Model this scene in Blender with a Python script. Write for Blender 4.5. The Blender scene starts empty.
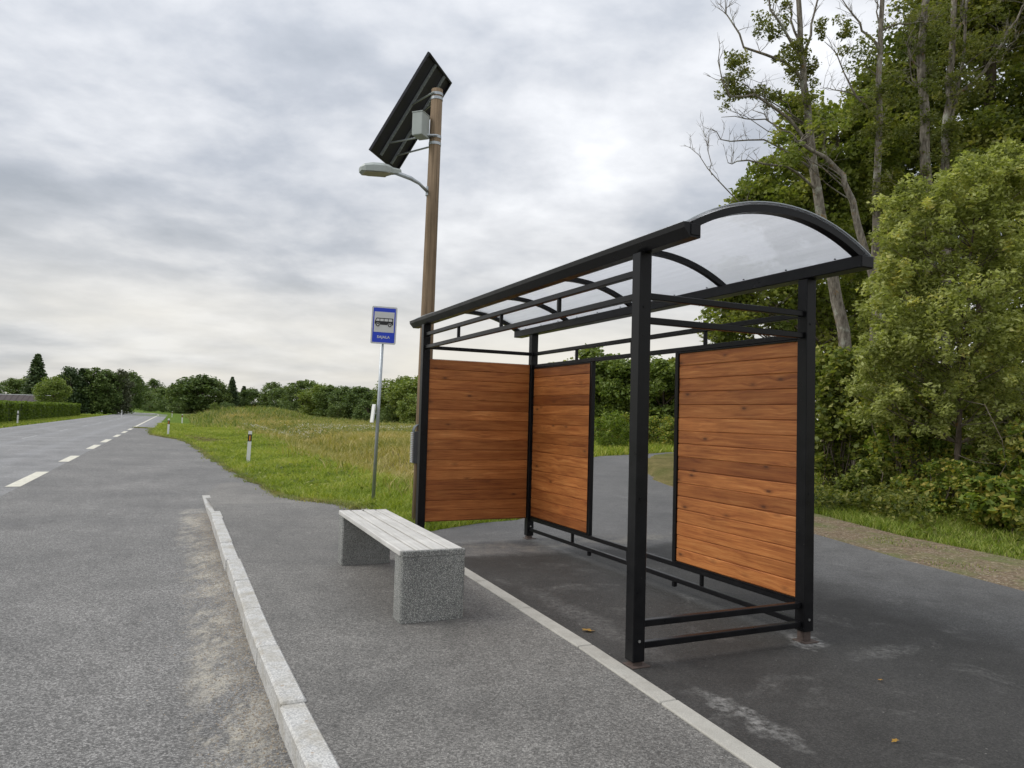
import bpy, math, random
import numpy as np
from mathutils import Vector, Matrix

rng = np.random.default_rng(7)
random.seed(7)
scene = bpy.context.scene
COL = scene.collection

# ------------------------------------------------------------------ camera
CAM_H, FPX, PITCH, ROLL = 1.55, 725.6, 0.0439, 0.027
_c, _s = math.cos(PITCH), math.sin(PITCH)
FWD = np.array([0, _c, _s]); UP0 = np.array([0, -_s, _c]); R0 = np.array([1., 0, 0])
RGT = math.cos(ROLL) * R0 + math.sin(ROLL) * UP0
UPV = -math.sin(ROLL) * R0 + math.cos(ROLL) * UP0
cam_d = bpy.data.cameras.new('camera')
cam = bpy.data.objects.new('camera', cam_d)
COL.objects.link(cam)
cam_d.sensor_fit = 'HORIZONTAL'; cam_d.sensor_width = 36.0
cam_d.lens = FPX / 1024 * 36.0
cam_d.clip_start = 0.05; cam_d.clip_end = 9000
M = Matrix(((RGT[0], UPV[0], -FWD[0], 0), (RGT[1], UPV[1], -FWD[1], 0), (RGT[2], UPV[2], -FWD[2], CAM_H), (0, 0, 0, 1)))
cam.matrix_world = M
scene.camera = cam

# ------------------------------------------------------------------ world: overcast sky
SUN_EL, SUN_AZ = math.radians(46), math.radians(268)      # azimuth measured from +Y towards +X
world = bpy.data.worlds.new('World'); scene.world = world; world.use_nodes = True
nt = world.node_tree; nt.nodes.clear()
def N(t, kind, **kw):
    n = t.nodes.new(kind)
    for k, v in kw.items():
        if k == 'inputs':
            for i, val in v.items(): n.inputs[i].default_value = val
        else: setattr(n, k, v)
    return n
def ramp(t, stops, interp='LINEAR'):
    n = t.nodes.new('ShaderNodeValToRGB'); cr = n.color_ramp; cr.interpolation = interp
    while len(cr.elements) < len(stops): cr.elements.new(0.5)
    for e, (p, c) in zip(cr.elements, stops):
        e.position = p; e.color = (c, c, c, 1) if isinstance(c, (int, float)) else (*c, 1)
    return n
L = nt.links.new
out = N(nt, 'ShaderNodeOutputWorld'); bg = N(nt, 'ShaderNodeBackground'); bg.inputs['Strength'].default_value = 0.1
sky = N(nt, 'ShaderNodeTexSky', sky_type='NISHITA', sun_disc=False, sun_elevation=SUN_EL, sun_rotation=SUN_AZ)
tc = N(nt, 'ShaderNodeTexCoord'); sep = N(nt, 'ShaderNodeSeparateXYZ'); L(tc.outputs['Generated'], sep.inputs[0])
zc = N(nt, 'ShaderNodeMath', operation='MAXIMUM', inputs={1: 0.0}); L(sep.outputs['Z'], zc.inputs[0])
za = N(nt, 'ShaderNodeMath', operation='ADD', inputs={1: 0.17}); L(zc.outputs[0], za.inputs[0])
dx = N(nt, 'ShaderNodeMath', operation='DIVIDE'); L(sep.outputs['X'], dx.inputs[0]); L(za.outputs[0], dx.inputs[1])
dy = N(nt, 'ShaderNodeMath', operation='DIVIDE'); L(sep.outputs['Y'], dy.inputs[0]); L(za.outputs[0], dy.inputs[1])
cv = N(nt, 'ShaderNodeCombineXYZ'); L(dx.outputs[0], cv.inputs[0]); L(dy.outputs[0], cv.inputs[1])
n1 = N(nt, 'ShaderNodeTexNoise', inputs={'Scale': 0.72, 'Detail': 8.0, 'Roughness': 0.54, 'Distortion': 0.25}); L(cv.outputs[0], n1.inputs['Vector'])
n2 = N(nt, 'ShaderNodeTexNoise', inputs={'Scale': 2.9, 'Detail': 6.0, 'Roughness': 0.55, 'Distortion': 0.1}); L(cv.outputs[0], n2.inputs['Vector'])
ad = N(nt, 'ShaderNodeMath', operation='MULTIPLY_ADD', inputs={1: 0.30}); L(n2.outputs['Fac'], ad.inputs[0])
sc1 = N(nt, 'ShaderNodeMath', operation='MULTIPLY', inputs={1: 0.70}); L(n1.outputs['Fac'], sc1.inputs[0]); L(sc1.outputs[0], ad.inputs[2])
cr = ramp(nt, [(0.37, (2.9, 3.2, 3.65)), (0.455, (4.1, 4.35, 4.8)), (0.52, (5.6, 5.75, 6.05)), (0.61, (7.6, 7.7, 7.9))]); L(ad.outputs[0], cr.inputs[0])
# paler, warmer air near the horizon
hz = ramp(nt, [(0.0, 0.7), (0.08, 0.9), (0.17, 0.25), (0.3, 0.0)]); L(zc.outputs[0], hz.inputs[0])
nh = N(nt, 'ShaderNodeTexNoise', inputs={'Scale': 0.42, 'Detail': 4.0, 'Roughness': 0.5}); L(cv.outputs[0], nh.inputs['Vector'])
nhr = ramp(nt, [(0.36, 0.3), (0.52, 1.0)]); L(nh.outputs['Fac'], nhr.inputs[0])
hm = N(nt, 'ShaderNodeMath', operation='MULTIPLY'); L(hz.outputs[0], hm.inputs[0]); L(nhr.outputs[0], hm.inputs[1])
mixh = N(nt, 'ShaderNodeMix', data_type='RGBA'); L(hm.outputs[0], mixh.inputs['Factor']); L(cr.outputs[0], mixh.inputs['A']); mixh.inputs['B'].default_value = (8.0, 7.6, 6.8, 1)
# an overcast sky is brighter towards the zenith
ze = N(nt, 'ShaderNodeMath', operation='MULTIPLY_ADD', inputs={1: 0.85, 2: 0.80}); L(zc.outputs[0], ze.inputs[0])
zm = N(nt, 'ShaderNodeMix', data_type='RGBA', blend_type='MULTIPLY'); zm.inputs['Factor'].default_value = 1
L(mixh.outputs['Result'], zm.inputs['A']); L(ze.outputs[0], zm.inputs['B'])
cover = N(nt, 'ShaderNodeMix', data_type='RGBA'); cover.inputs['Factor'].default_value = 0.94
L(sky.outputs[0], cover.inputs['A']); L(zm.outputs['Result'], cover.inputs['B'])
L(cover.outputs['Result'], bg.inputs['Color']); L(bg.outputs[0], out.inputs['Surface'])

# ------------------------------------------------------------------ sun behind the cloud
sd = bpy.data.lights.new('sun', 'SUN'); sun = bpy.data.objects.new('sun', sd); COL.objects.link(sun)
sd.energy = 1.5; sd.angle = math.radians(32); sd.color = (1.0, 0.96, 0.9)
sdir = Vector((math.sin(SUN_AZ) * math.cos(SUN_EL), math.cos(SUN_AZ) * math.cos(SUN_EL), math.sin(SUN_EL)))
sun.rotation_euler = sdir.to_track_quat('Z', 'Y').to_euler()
scene.view_settings.view_transform = 'Standard'; scene.view_settings.look = 'None'
scene.view_settings.exposure = 0.4; scene.view_settings.gamma = 1.0
scene.view_settings.use_curve_mapping = False
scene.render.engine = 'CYCLES'
scene.cycles.use_denoising = True
scene.cycles.max_bounces = 8; scene.cycles.transparent_max_bounces = 16

# ------------------------------------------------------------------ helpers
YAW = 0.4333
LV = np.array([-math.sin(YAW), math.cos(YAW)]); EV = np.array([math.cos(YAW), math.sin(YAW)])
def st(s, t): return LV * s + EV * t                       # road frame -> xy
def ray(u, v): return FWD + RGT * (u - 512) / FPX - UPV * (v - 384) / FPX
def at_y(u, v, Y):                                          # point of a pixel's ray at distance Y ahead
    d = ray(u, v); return np.array([0, 0, CAM_H]) + d * (Y / d[1])
def on_z(u, v, z):
    d = ray(u, v); return np.array([0, 0, CAM_H]) + d * ((z - CAM_H) / d[2])
def base_at(u, Y, z=0.0):                                   # ground point straight below pixel column u at distance Y
    lo, hi = 300.0, 760.0
    for _ in range(40):
        m = (lo + hi) / 2
        if at_y(u, m, Y)[2] > z: lo = m
        else: hi = m
    return at_y(u, lo, Y)

def tag(o, label=None, cat=None, group=None, kind=None):
    if label: o['label'] = label
    if cat: o['category'] = cat
    if group: o['group'] = group
    if kind: o['kind'] = kind
    return o
def link_mesh(name, me, mat=None, parent=None):
    o = bpy.data.objects.new(name, me); COL.objects.link(o)
    if mat and not me.materials: me.materials.append(mat)
    if parent: o.parent = parent
    return o
def empty(name, loc=(0, 0, 0), rz=0):
    o = bpy.data.objects.new(name, None); COL.objects.link(o); o.location = loc; o.rotation_euler = (0, 0, rz); o.empty_display_size = .1
    return o
class MB:
    def __init__(self): self.v = []; self.f = []
    def add(self, v, f):
        n = len(self.v); self.v += [tuple(map(float, p)) for p in v]; self.f += [tuple(i + n for i in q) for q in f]; return self
    def box(self, a, b):
        (x0, y0, z0), (x1, y1, z1) = a, b
        return self.add([(x0, y0, z0), (x1, y0, z0), (x1, y1, z0), (x0, y1, z0), (x0, y0, z1), (x1, y0, z1), (x1, y1, z1), (x0, y1, z1)],
                        [(0, 3, 2, 1), (4, 5, 6, 7), (0, 1, 5, 4), (1, 2, 6, 5), (2, 3, 7, 6), (3, 0, 4, 7)])
    def cbox(self, a, b, c=0.004):
        """box with chamfered vertical and horizontal edges"""
        (x0, y0, z0), (x1, y1, z1) = a, b
        c = min(c, (x1 - x0) * .3, (y1 - y0) * .3, (z1 - z0) * .3)
        V = []; F = []
        for sx in (0, 1):
            for sy in (0, 1):
                for sz in (0, 1):
                    x, y, z = (x0, x1)[sx], (y0, y1)[sy], (z0, z1)[sz]
                    ix, iy, iz = (c, -c)[sx], (c, -c)[sy], (c, -c)[sz]
                    V += [(x, y + iy, z + iz), (x + ix, y, z + iz), (x + ix, y + iy, z)]
        def I(sx, sy, sz, k): return (sx * 4 + sy * 2 + sz) * 3 + k
        F += [(I(0,0,0,0), I(0,0,1,0), I(0,1,1,0), I(0,1,0,0)), (I(1,0,0,0), I(1,1,0,0), I(1,1,1,0), I(1,0,1,0)),
              (I(0,0,0,1), I(1,0,0,1), I(1,0,1,1), I(0,0,1,1)), (I(0,1,0,1), I(0,1,1,1), I(1,1,1,1), I(1,1,0,1)),
              (I(0,0,0,2), I(0,1,0,2), I(1,1,0,2), I(1,0,0,2)), (I(0,0,1,2), I(1,0,1,2), I(1,1,1,2), I(0,1,1,2))]
        for p in (0, 1):
            for q in (0, 1):
                F += [(I(p,q,0,0), I(p,q,0,1), I(p,q,1,1), I(p,q,1,0)), (I(p,0,q,0), I(p,0,q,2), I(p,1,q,2), I(p,1,q,0)), (I(0,p,q,1), I(0,p,q,2), I(1,p,q,2), I(1,p,q,1))]
        for sx in (0, 1):
            for sy in (0, 1):
                for sz in (0, 1): F.append((I(sx,sy,sz,0), I(sx,sy,sz,1), I(sx,sy,sz,2)))
        return self.add(V, F)
    def tube(self, pts, rad, n=8, cap=True):
        pts = np.asarray(pts, float); k = len(pts)
        rad = np.broadcast_to(np.asarray(rad, float), (k,))
        tan = np.gradient(pts, axis=0); tan /= np.linalg.norm(tan, axis=1)[:, None] + 1e-12
        ref = np.array([0, 0, 1.]) if abs(tan[0][2]) < .9 else np.array([1., 0, 0])
        V = []
        for i in range(k):
            a = np.cross(tan[i], ref); a /= np.linalg.norm(a) + 1e-12; b = np.cross(tan[i], a)
            for j in range(n):
                w = 2 * math.pi * j / n
                V.append(pts[i] + rad[i] * (math.cos(w) * a + math.sin(w) * b))
        F = [(i * n + j, i * n + (j + 1) % n, (i + 1) * n + (j + 1) % n, (i + 1) * n + j) for i in range(k - 1) for j in range(n)]
        if cap: F += [tuple(range(n)), tuple((k - 1) * n + j for j in reversed(range(n)))]
        return self.add(V, F)
    def prism(self, poly, z0, z1):
        n = len(poly)
        return self.add([(x, y, z0) for x, y in poly] + [(x, y, z1) for x, y in poly],
                        [tuple(reversed(range(n))), tuple(range(n, 2 * n))] + [(i, (i + 1) % n, n + (i + 1) % n, n + i) for i in range(n)])
    def mesh(self, name, smooth=False, fix=True):
        me = bpy.data.meshes.new(name); me.from_pydata(self.v, [], self.f)
        if fix:
            import bmesh
            bm = bmesh.new(); bm.from_mesh(me); bmesh.ops.recalc_face_normals(bm, faces=bm.faces); bm.to_mesh(me); bm.free()
        if smooth: me.polygons.foreach_set('use_smooth', [True] * len(me.polygons))
        me.update(); return me
    def build(self, name, mat, parent=None, smooth=False): return link_mesh(name, self.mesh(name, smooth), mat, parent)
def np_mesh(name, V, F, tint=None):
    """V (n,3), F (m,k) all faces of k corners"""
    V = np.asarray(V, np.float32); F = np.asarray(F, np.int32)
    me = bpy.data.meshes.new(name)
    me.vertices.add(len(V)); me.vertices.foreach_set('co', V.ravel())
    m, k = F.shape
    me.loops.add(m * k); me.loops.foreach_set('vertex_index', F.ravel())
    me.polygons.add(m); me.polygons.foreach_set('loop_start', np.arange(0, m * k, k, dtype=np.int32))
    if tint is not None:
        a = me.attributes.new('tint', 'FLOAT', 'FACE'); a.data.foreach_set('value', np.asarray(tint, np.float32))
    me.update(calc_edges=True); return me

# ------------------------------------------------------------------ materials
MATS = {}
def new_mat(name):
    m = bpy.data.materials.new(name); m.use_nodes = True; t = m.node_tree; t.nodes.clear()
    o = N(t, 'ShaderNodeOutputMaterial'); p = N(t, 'ShaderNodeBsdfPrincipled'); t.links.new(p.outputs[0], o.inputs['Surface'])
    MATS[name] = m; return m, t, p, o
def pos(t): return N(t, 'ShaderNodeNewGeometry').outputs['Position']
def obc(t): return N(t, 'ShaderNodeTexCoord').outputs['Object']
def noise(t, vec, scale, detail=4, rough=.55, dist=0):
    n = N(t, 'ShaderNodeTexNoise', inputs={'Scale': scale, 'Detail': detail, 'Roughness': rough, 'Distortion': dist}); t.links.new(vec, n.inputs['Vector']); return n.outputs['Fac']
def mapv(t, vec, scale=(1, 1, 1), rot=(0, 0, 0)):
    n = N(t, 'ShaderNodeMapping'); n.inputs['Scale'].default_value = scale; n.inputs['Rotation'].default_value = rot; t.links.new(vec, n.inputs['Vector']); return n.outputs[0]
def mx(t, fac, a, b, blend='MIX'):
    n = N(t, 'ShaderNodeMix', data_type='RGBA', blend_type=blend)
    for sock, val in (('Factor', fac), ('A', a), ('B', b)):
        if isinstance(val, (int, float)): n.inputs[sock].default_value = val if sock == 'Factor' else (val, val, val, 1)
        elif isinstance(val, tuple): n.inputs[sock].default_value = (*val, 1)
        else: t.links.new(val, n.inputs[sock])
    return n.outputs['Result']
def rmp(t, val, stops, interp='LINEAR'):
    n = ramp(t, stops, interp); t.links.new(val, n.inputs[0]); return n.outputs[0]
def mth(t, op, a, b=None, c=None, clamp=False):
    n = N(t, 'ShaderNodeMath', operation=op); n.use_clamp = clamp
    for i, v in enumerate((a, b, c)):
        if v is None: continue
        if isinstance(v, (int, float)): n.inputs[i].default_value = v
        else: t.links.new(v, n.inputs[i])
    return n.outputs[0]
def bump(t, p, h, strength=.3, dist=.01):
    n = N(t, 'ShaderNodeBump', inputs={'Strength': strength, 'Distance': dist}); t.links.new(h, n.inputs['Height']); t.links.new(n.outputs[0], p.inputs['Normal'])
def frame_coord(t, which):
    v = N(t, 'ShaderNodeVectorMath', operation='DOT_PRODUCT'); t.links.new(pos(t), v.inputs[0])
    v.inputs[1].default_value = (LV[0], LV[1], 0) if which == 's' else (EV[0], EV[1], 0)
    return v.outputs['Value']
def vor(t, vec, scale, out='Color', feat='F1'):
    n = N(t, 'ShaderNodeTexVoronoi', feature=feat, inputs={'Scale': scale}); t.links.new(vec, n.inputs['Vector']); return n.outputs[out]
def val_of(t, col):
    n = N(t, 'ShaderNodeSeparateColor'); t.links.new(col, n.inputs[0]); return n.outputs[0]

def asphalt(name, dark, light, tintc=(1, 1, 1), stone=95, contrast=1.0, seam=False, sand=False, dusty=False, tracks=False, patch=None):
    m, t, p, o = new_mat(name); P = pos(t)
    st1 = val_of(t, vor(t, P, stone)); st2 = val_of(t, vor(t, P, stone * 2.2))
    g = mth(t, 'ADD', mth(t, 'MULTIPLY', st1, .6), mth(t, 'MULTIPLY', st2, .4))
    lo = tuple(dark * c for c in tintc); hi = tuple(light * c for c in tintc)
    base = rmp(t, g, [(.12, tuple(x * (1 - .45 * contrast) for x in lo)), (.5, lo), (.72, hi), (.95, tuple(x * 1.5 for x in hi))])
    big = noise(t, P, .55, 5, .6); base = mx(t, 1.0, base, rmp(t, big, [(.3, .72), (.7, 1.25)]), 'MULTIPLY')
    mid = noise(t, P, 4.5, 5, .65); base = mx(t, 1.0, base, rmp(t, mid, [(.3, .86), (.7, 1.12)]), 'MULTIPLY')
    if seam:       # a later strip of paving past a cut joint, and one across the pavement
        sS = frame_coord(t, 's')
        base = mx(t, mth(t, 'MULTIPLY', mth(t, 'SUBTRACT', sS, 12.75), 40, clamp=True), base, mx(t, 1.0, base, (1.16, 1.15, 1.14), 'MULTIPLY'))
        base = mx(t, rmp(t, mth(t, 'ABSOLUTE', mth(t, 'SUBTRACT', mth(t, 'ADD', sS, mth(t, 'MULTIPLY', noise(t, P, 9, 3), .03)), 12.76)), [(.006, .75), (.022, 0.0)]), base, (.045, .042, .038))
    if patch:      # newer, blacker asphalt laid round the shelter
        sS = frame_coord(t, 's'); tT = frame_coord(t, 't')
        wob = mth(t, 'MULTIPLY', mth(t, 'SUBTRACT', noise(t, P, 1.6, 4), .5), .9)
        a = mth(t, 'SMOOTH_MIN', mth(t, 'SUBTRACT', 7.55, mth(t, 'ADD', sS, wob)), 1.0, .1)
        a = mth(t, 'MULTIPLY', a, 4.0, clamp=True)
        b = mth(t, 'MULTIPLY', mth(t, 'SUBTRACT', 6.3, mth(t, 'ADD', tT, wob)), 1.0, clamp=True)
        base = mx(t, mth(t, 'MULTIPLY', a, b), base, mx(t, 1.0, base, patch, 'MULTIPLY'))
        sandy = mth(t, 'MULTIPLY', mth(t, 'MULTIPLY', mth(t, 'SUBTRACT', 1.0, mth(t, 'ABSOLUTE', mth(t, 'MULTIPLY', mth(t, 'SUBTRACT', mth(t, 'ADD', sS, wob), 7.9), 2.2)), clamp=True), rmp(t, noise(t, P, 3, 5, .7), [(.42, 0.0), (.65, .55)])), 1.0, clamp=True)
        base = mx(t, sandy, base, (.36, .33, .27))
    if dusty:      # cement dust in streaks and flecks
        d = rmp(t, noise(t, mapv(t, P, (1, 1, 1), (0, 0, .5)), 2.1, 7, .72, .6), [(.56, 0.0), (.72, .5)])
        d = mth(t, 'MULTIPLY', d, rmp(t, noise(t, P, 26, 4, .7), [(.35, 0.0), (.62, 1.0)]))
        base = mx(t, mth(t, 'MULTIPLY', d, .55), base, (.40, .39, .37))
        tT = frame_coord(t, 't'); sS = frame_coord(t, 's'); w2 = mth(t, 'MULTIPLY', mth(t, 'SUBTRACT', noise(t, P, 5, 4), .5), .35)
        def around(s0, t0, rs, rt, k):
            a = mth(t, 'DIVIDE', mth(t, 'SUBTRACT', mth(t, 'ADD', sS, w2), s0), rs); b = mth(t, 'DIVIDE', mth(t, 'SUBTRACT', mth(t, 'ADD', tT, w2), t0), rt)
            d2 = mth(t, 'ADD', mth(t, 'MULTIPLY', a, a), mth(t, 'MULTIPLY', b, b)); return mth(t, 'MULTIPLY', rmp(t, d2, [(.05, 1.0), (1.0, 0.0)]), k)
        smear = mth(t, 'MAXIMUM', around(3.0, 2.80, .5, .085, .55), mth(t, 'MAXIMUM', around(3.86, 4.16, .16, .16, .9), mth(t, 'MAXIMUM', around(3.5, 4.5, .12, .4, .25), around(4.9, 2.95, 1.4, .16, .2))))
        smear = mth(t, 'MULTIPLY', smear, rmp(t, noise(t, P, 21, 5, .75), [(.40, 0.0), (.62, 1.0)])); base = mx(t, mth(t, 'MULTIPLY', smear, .8), base, (.46, .45, .43))
        f = rmp(t, vor(t, P, 9, 'Distance'), [(.03, 1.0), (.06, 0.0)]); base = mx(t, mth(t, 'MULTIPLY', f, .35), base, (.42, .40, .37))
    if sand:       # washed sand and grit lying along the kerb
        tT = frame_coord(t, 't'); sS = frame_coord(t, 's')
        wob = mth(t, 'MULTIPLY', mth(t, 'SUBTRACT', noise(t, P, 1.3, 5, .6), .5), .5)
        tt = mth(t, 'ADD', tT, wob)
        band = rmp(t, tt, [(.10, 0.0), (.24, 1.0), (.40, .95), (.54, .4)])
        n = rmp(t, noise(t, mapv(t, P, (1, .5, 1), (0, 0, -YAW)), 5, 7, .78), [(.44, 0.0), (.58, 1.0)])
        lim = mth(t, 'MULTIPLY', mth(t, 'SUBTRACT', 13.2, sS), 2.0, clamp=True)
        n = mth(t, 'MULTIPLY', n, rmp(t, noise(t, P, 55, 4, .7), [(.36, .1), (.56, 1.0)]))
        base = mx(t, mth(t, 'MULTIPLY', mth(t, 'MULTIPLY', band, n), mth(t, 'MULTIPLY', lim, .8)), base, mx(t, noise(t, P, 90, 3), (.36, .33, .26), (.54, .50, .42)))
    if tracks:     # wheel paths polished paler than the rest
        tT = frame_coord(t, 't')
        w = mth(t, 'SINE', mth(t, 'MULTIPLY', mth(t, 'ADD', tT, 1.1), 2 * math.pi / 1.83))
        w = mth(t, 'MULTIPLY', rmp(t, w, [(.3, 0.0), (1.0, 1.0)]), rmp(t, noise(t, mapv(t, P, (1, .08, 1), (0, 0, -YAW)), 1.2, 3), [(.3, .3), (.7, 1.0)]))
        base = mx(t, mth(t, 'MULTIPLY', w, .28), base, (.34, .345, .355))
    t.links.new(base, p.inputs['Base Color'])
    t.links.new(rmp(t, big, [(.3, .62), (.7, .82)]), p.inputs['Roughness'])
    p.inputs['Specular IOR Level'].default_value = .35
    bump(t, p, mth(t, 'ADD', mth(t, 'MULTIPLY', vor(t, P, stone, 'Distance'), 1.0), mth(t, 'MULTIPLY', noise(t, P, 300, 2), .5)), .45, .006)
    return m
asphalt('road_asphalt', .19, .25, (1, .995, .985), 60, .6, tracks=True)
asphalt('bay_asphalt', .136, .232, (1.0, .975, .93), 100, 1.15, sand=True)
asphalt('platform_asphalt', .140, .205, (1.0, .965, .90), 105, 1.05, seam=True)
asphalt('path_asphalt', .108, .145, (1.0, .985, .965), 120, .8, dusty=True, patch=(.37, .36, .345))

def simple(name, col, rough=.6, metal=0, var=.12, scale=6, bumps=0, spec=.5, bscale=60):
    m, t, p, o = new_mat(name); v = obc(t)
    n = noise(t, v, scale, 5, .6)
    base = mx(t, 1.0, col, rmp(t, n, [(.3, 1 - var), (.7, 1 + var)]), 'MULTIPLY')
    t.links.new(base, p.inputs['Base Color']); p.inputs['Roughness'].default_value = rough; p.inputs['Metallic'].default_value = metal
    p.inputs['Specular IOR Level'].default_value = spec
    if bumps: bump(t, p, noise(t, v, bscale, 4), bumps, .004)
    return m
simple('galvanised', (.42, .45, .47), .45, .7, .1, 20)
simple('white_plastic', (.78, .78, .76), .45, 0, .06, 8)
simple('black_plastic', (.02, .02, .02), .5)
simple('reflector_orange', (.75, .28, .03), .25)
simple('sign_blue', (.012, .05, .56), .35, 0, .03)
simple('sign_white', (.62, .62, .62), .4, 0, .03)
simple('sign_black', (.012, .012, .014), .4, 0, .03)
simple('panel_back', (.018, .017, .024), .45, 0, .2, 3)
simple('panel_frame', (.03, .03, .035), .4, .6)
simple('cell_glass', (.01, .014, .04), .12, 0, .1)
simple('grey_box', (.36, .39, .375), .5, 0, .06)
simple('lamp_housing', (.36, .39, .37), .5, .1, .08)
simple('lamp_lens', (.33, .31, .25), .35, 0, .12, 15)
simple('bin_grey', (.06, .075, .085), .45, .1)
simple('bin_mesh', (.40, .42, .43), .5, .4)
simple('rusty_steel', (.085, .062, .052), .7, .2, .3, 25)
simple('bolt_zinc', (.6, .6, .58), .35, .9)
simple('road_paint', (.60, .575, .48), .6, 0, .22, 9, .2)
simple('road_paint_worn', (.33, .33, .325), .7, 0, .3, 5); simple('house_wall', (.30, .27, .23), .8); simple('chimney_brick', (.30, .14, .10), .85); simple('ridge_white', (.6, .6, .6), .6)
simple('gate_dark', (.03, .03, .035), .6)

def metal_black():
    m, t, p, o = new_mat('black_steel'); v = obc(t)
    n = noise(t, v, 9, 6, .65); sp = rmp(t, noise(t, v, 70, 3, .7), [(.70, 0.0), (.76, 1.0)])
    base = mx(t, sp, rmp(t, n, [(.3, (.006, .006, .007)), (.75, (.011, .011, .012))]), (.09, .085, .08))
    t.links.new(base, p.inputs['Base Color']); t.links.new(rmp(t, n, [(.3, .26), (.7, .42)]), p.inputs['Roughness']); p.inputs['Specular IOR Level'].default_value = .19
    bump(t, p, noise(t, v, 140, 2), .05, .002)
metal_black()

def wood_stain():
    m, t, p, o = new_mat('stained_pine'); v = N(t, 'ShaderNodeTexCoord').outputs['Object']
    oi = N(t, 'ShaderNodeObjectInfo'); rnd = oi.outputs['Random']
    off = N(t, 'ShaderNodeCombineXYZ'); t.links.new(mth(t, 'MULTIPLY', rnd, 37.0), off.inputs[0]); t.links.new(mth(t, 'MULTIPLY', rnd, 91.0), off.inputs[2])
    va = N(t, 'ShaderNodeVectorMath', operation='ADD'); t.links.new(v, va.inputs[0]); t.links.new(off.outputs[0], va.inputs[1]); v2 = va.outputs[0]
    # knots: stretched cells; the grain bends round them
    kd = vor(t, mapv(t, v2, (3.1, 1, 7.5)), 1.0, 'Distance')
    knot = mth(t, 'MULTIPLY', rmp(t, kd, [(.045, 1.0), (.10, .35), (.2, 0.0)]), rmp(t, noise(t, v2, 2.6, 2), [(.30, 0.0), (.42, 1.0)]))
    warp = N(t, 'ShaderNodeVectorMath', operation='ADD'); t.links.new(mapv(t, v2, (.9, 9, 15)), warp.inputs[0])
    wv = N(t, 'ShaderNodeCombineXYZ'); t.links.new(mth(t, 'MULTIPLY', rmp(t, kd, [(0., 1.0), (.40, 0.0)]), .45), wv.inputs[2]); t.links.new(wv.outputs[0], warp.inputs[1])
    g1 = noise(t, warp.outputs[0], 2.2, 6, .62, .5); g2 = noise(t, mapv(t, v2, (2.0, 60, 110)), 1.6, 5, .65)
    g = mth(t, 'ADD', mth(t, 'MULTIPLY', g1, .62), mth(t, 'MULTIPLY', g2, .38))
    base = rmp(t, g, [(.30, (.17, .042, .010)), (.43, (.355, .112, .027)), (.55, (.49, .178, .046)), (.72, (.65, .295, .098))])
    bl = noise(t, v2, 1.7, 4, .6); base = mx(t, 1.0, base, rmp(t, bl, [(.3, .82), (.7, 1.12)]), 'MULTIPLY')
    base = mx(t, 1.0, base, rmp(t, rnd, [(0.0, (.60, .52, .46)), (.15, (.82, .78, .74)), (.55, (1, 1, 1)), (1., (1.18, 1.22, 1.28))]), 'MULTIPLY')
    base = mx(t, mth(t, 'MULTIPLY', knot, .85), base, (.075, .022, .007))
    t.links.new(base, p.inputs['Base Color']); p.inputs['Roughness'].default_value = .52; p.inputs['Specular IOR Level'].default_value = .4
    bump(t, p, g, .25, .004)
wood_stain()
def wood_grey(name, c0, c1, sx=(1, 20, 20), rough=.75):
    m, t, p, o = new_mat(name); v = obc(t)
    oi = N(t, 'ShaderNodeObjectInfo'); va = N(t, 'ShaderNodeVectorMath', operation='ADD'); t.links.new(v, va.inputs[0]); t.links.new(mth(t, 'MULTIPLY', oi.outputs['Random'], 50), va.inputs[1])
    g = noise(t, mapv(t, va.outputs[0], sx), 2.0, 6, .65, .3)
    base = rmp(t, g, [(.3, c0), (.68, c1)]); base = mx(t, 1, base, rmp(t, noise(t, v, 3, 4), [(.3, .85), (.7, 1.1)]), 'MULTIPLY')
    t.links.new(base, p.inputs['Base Color']); p.inputs['Roughness'].default_value = rough; p.inputs['Specular IOR Level'].default_value = .25; bump(t, p, g, .3, .004)
wood_grey('slat_wood', (.46, .45, .42), (.62, .61, .58))
wood_grey('pole_wood', (.12, .084, .05), (.30, .215, .137), (16, 16, .45))
def aggregate():
    m, t, p, o = new_mat('aggregate_concrete'); v = obc(t)
    c = val_of(t, vor(t, v, 190)); d = vor(t, v, 190, 'Distance')
    base = rmp(t, c, [(0., (.13, .135, .13)), (.3, (.25, .258, .248)), (.6, (.38, .385, .365)), (.82, (.50, .50, .46)), (1., (.68, .67, .62))], 'CONSTANT')
    base = mx(t, rmp(t, d, [(.45, 0.0), (.62, .75)]), base, (.16, .16, .15)); base = mx(t, 1, base, rmp(t, noise(t, v, 3, 4), [(.3, .8), (.7, 1.15)]), 'MULTIPLY')
    t.links.new(base, p.inputs['Base Color']); p.inputs['Roughness'].default_value = .75; bump(t, p, d, .6, -.006)
aggregate()
def kerb_stone():
    m, t, p, o = new_mat('kerb_concrete'); v = obc(t); P = pos(t)
    c = val_of(t, vor(t, P, 130)); base = rmp(t, c, [(0., (.33, .33, .325)), (.5, (.47, .47, .455)), (1., (.60, .595, .57))])
    base = mx(t, rmp(t, noise(t, P, 5, 6, .7), [(.44, 0.0), (.66, .7)]), base, (.30, .275, .22))
    base = mx(t, rmp(t, noise(t, P, 22, 5, .7), [(.62, 0.0), (.7, .6)]), base, (.30, .20, .11))
    t.links.new(base, p.inputs['Base Color']); p.inputs['Roughness'].default_value = .85; bump(t, p, noise(t, P, 150, 3), .3, .004)
kerb_stone()
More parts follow.
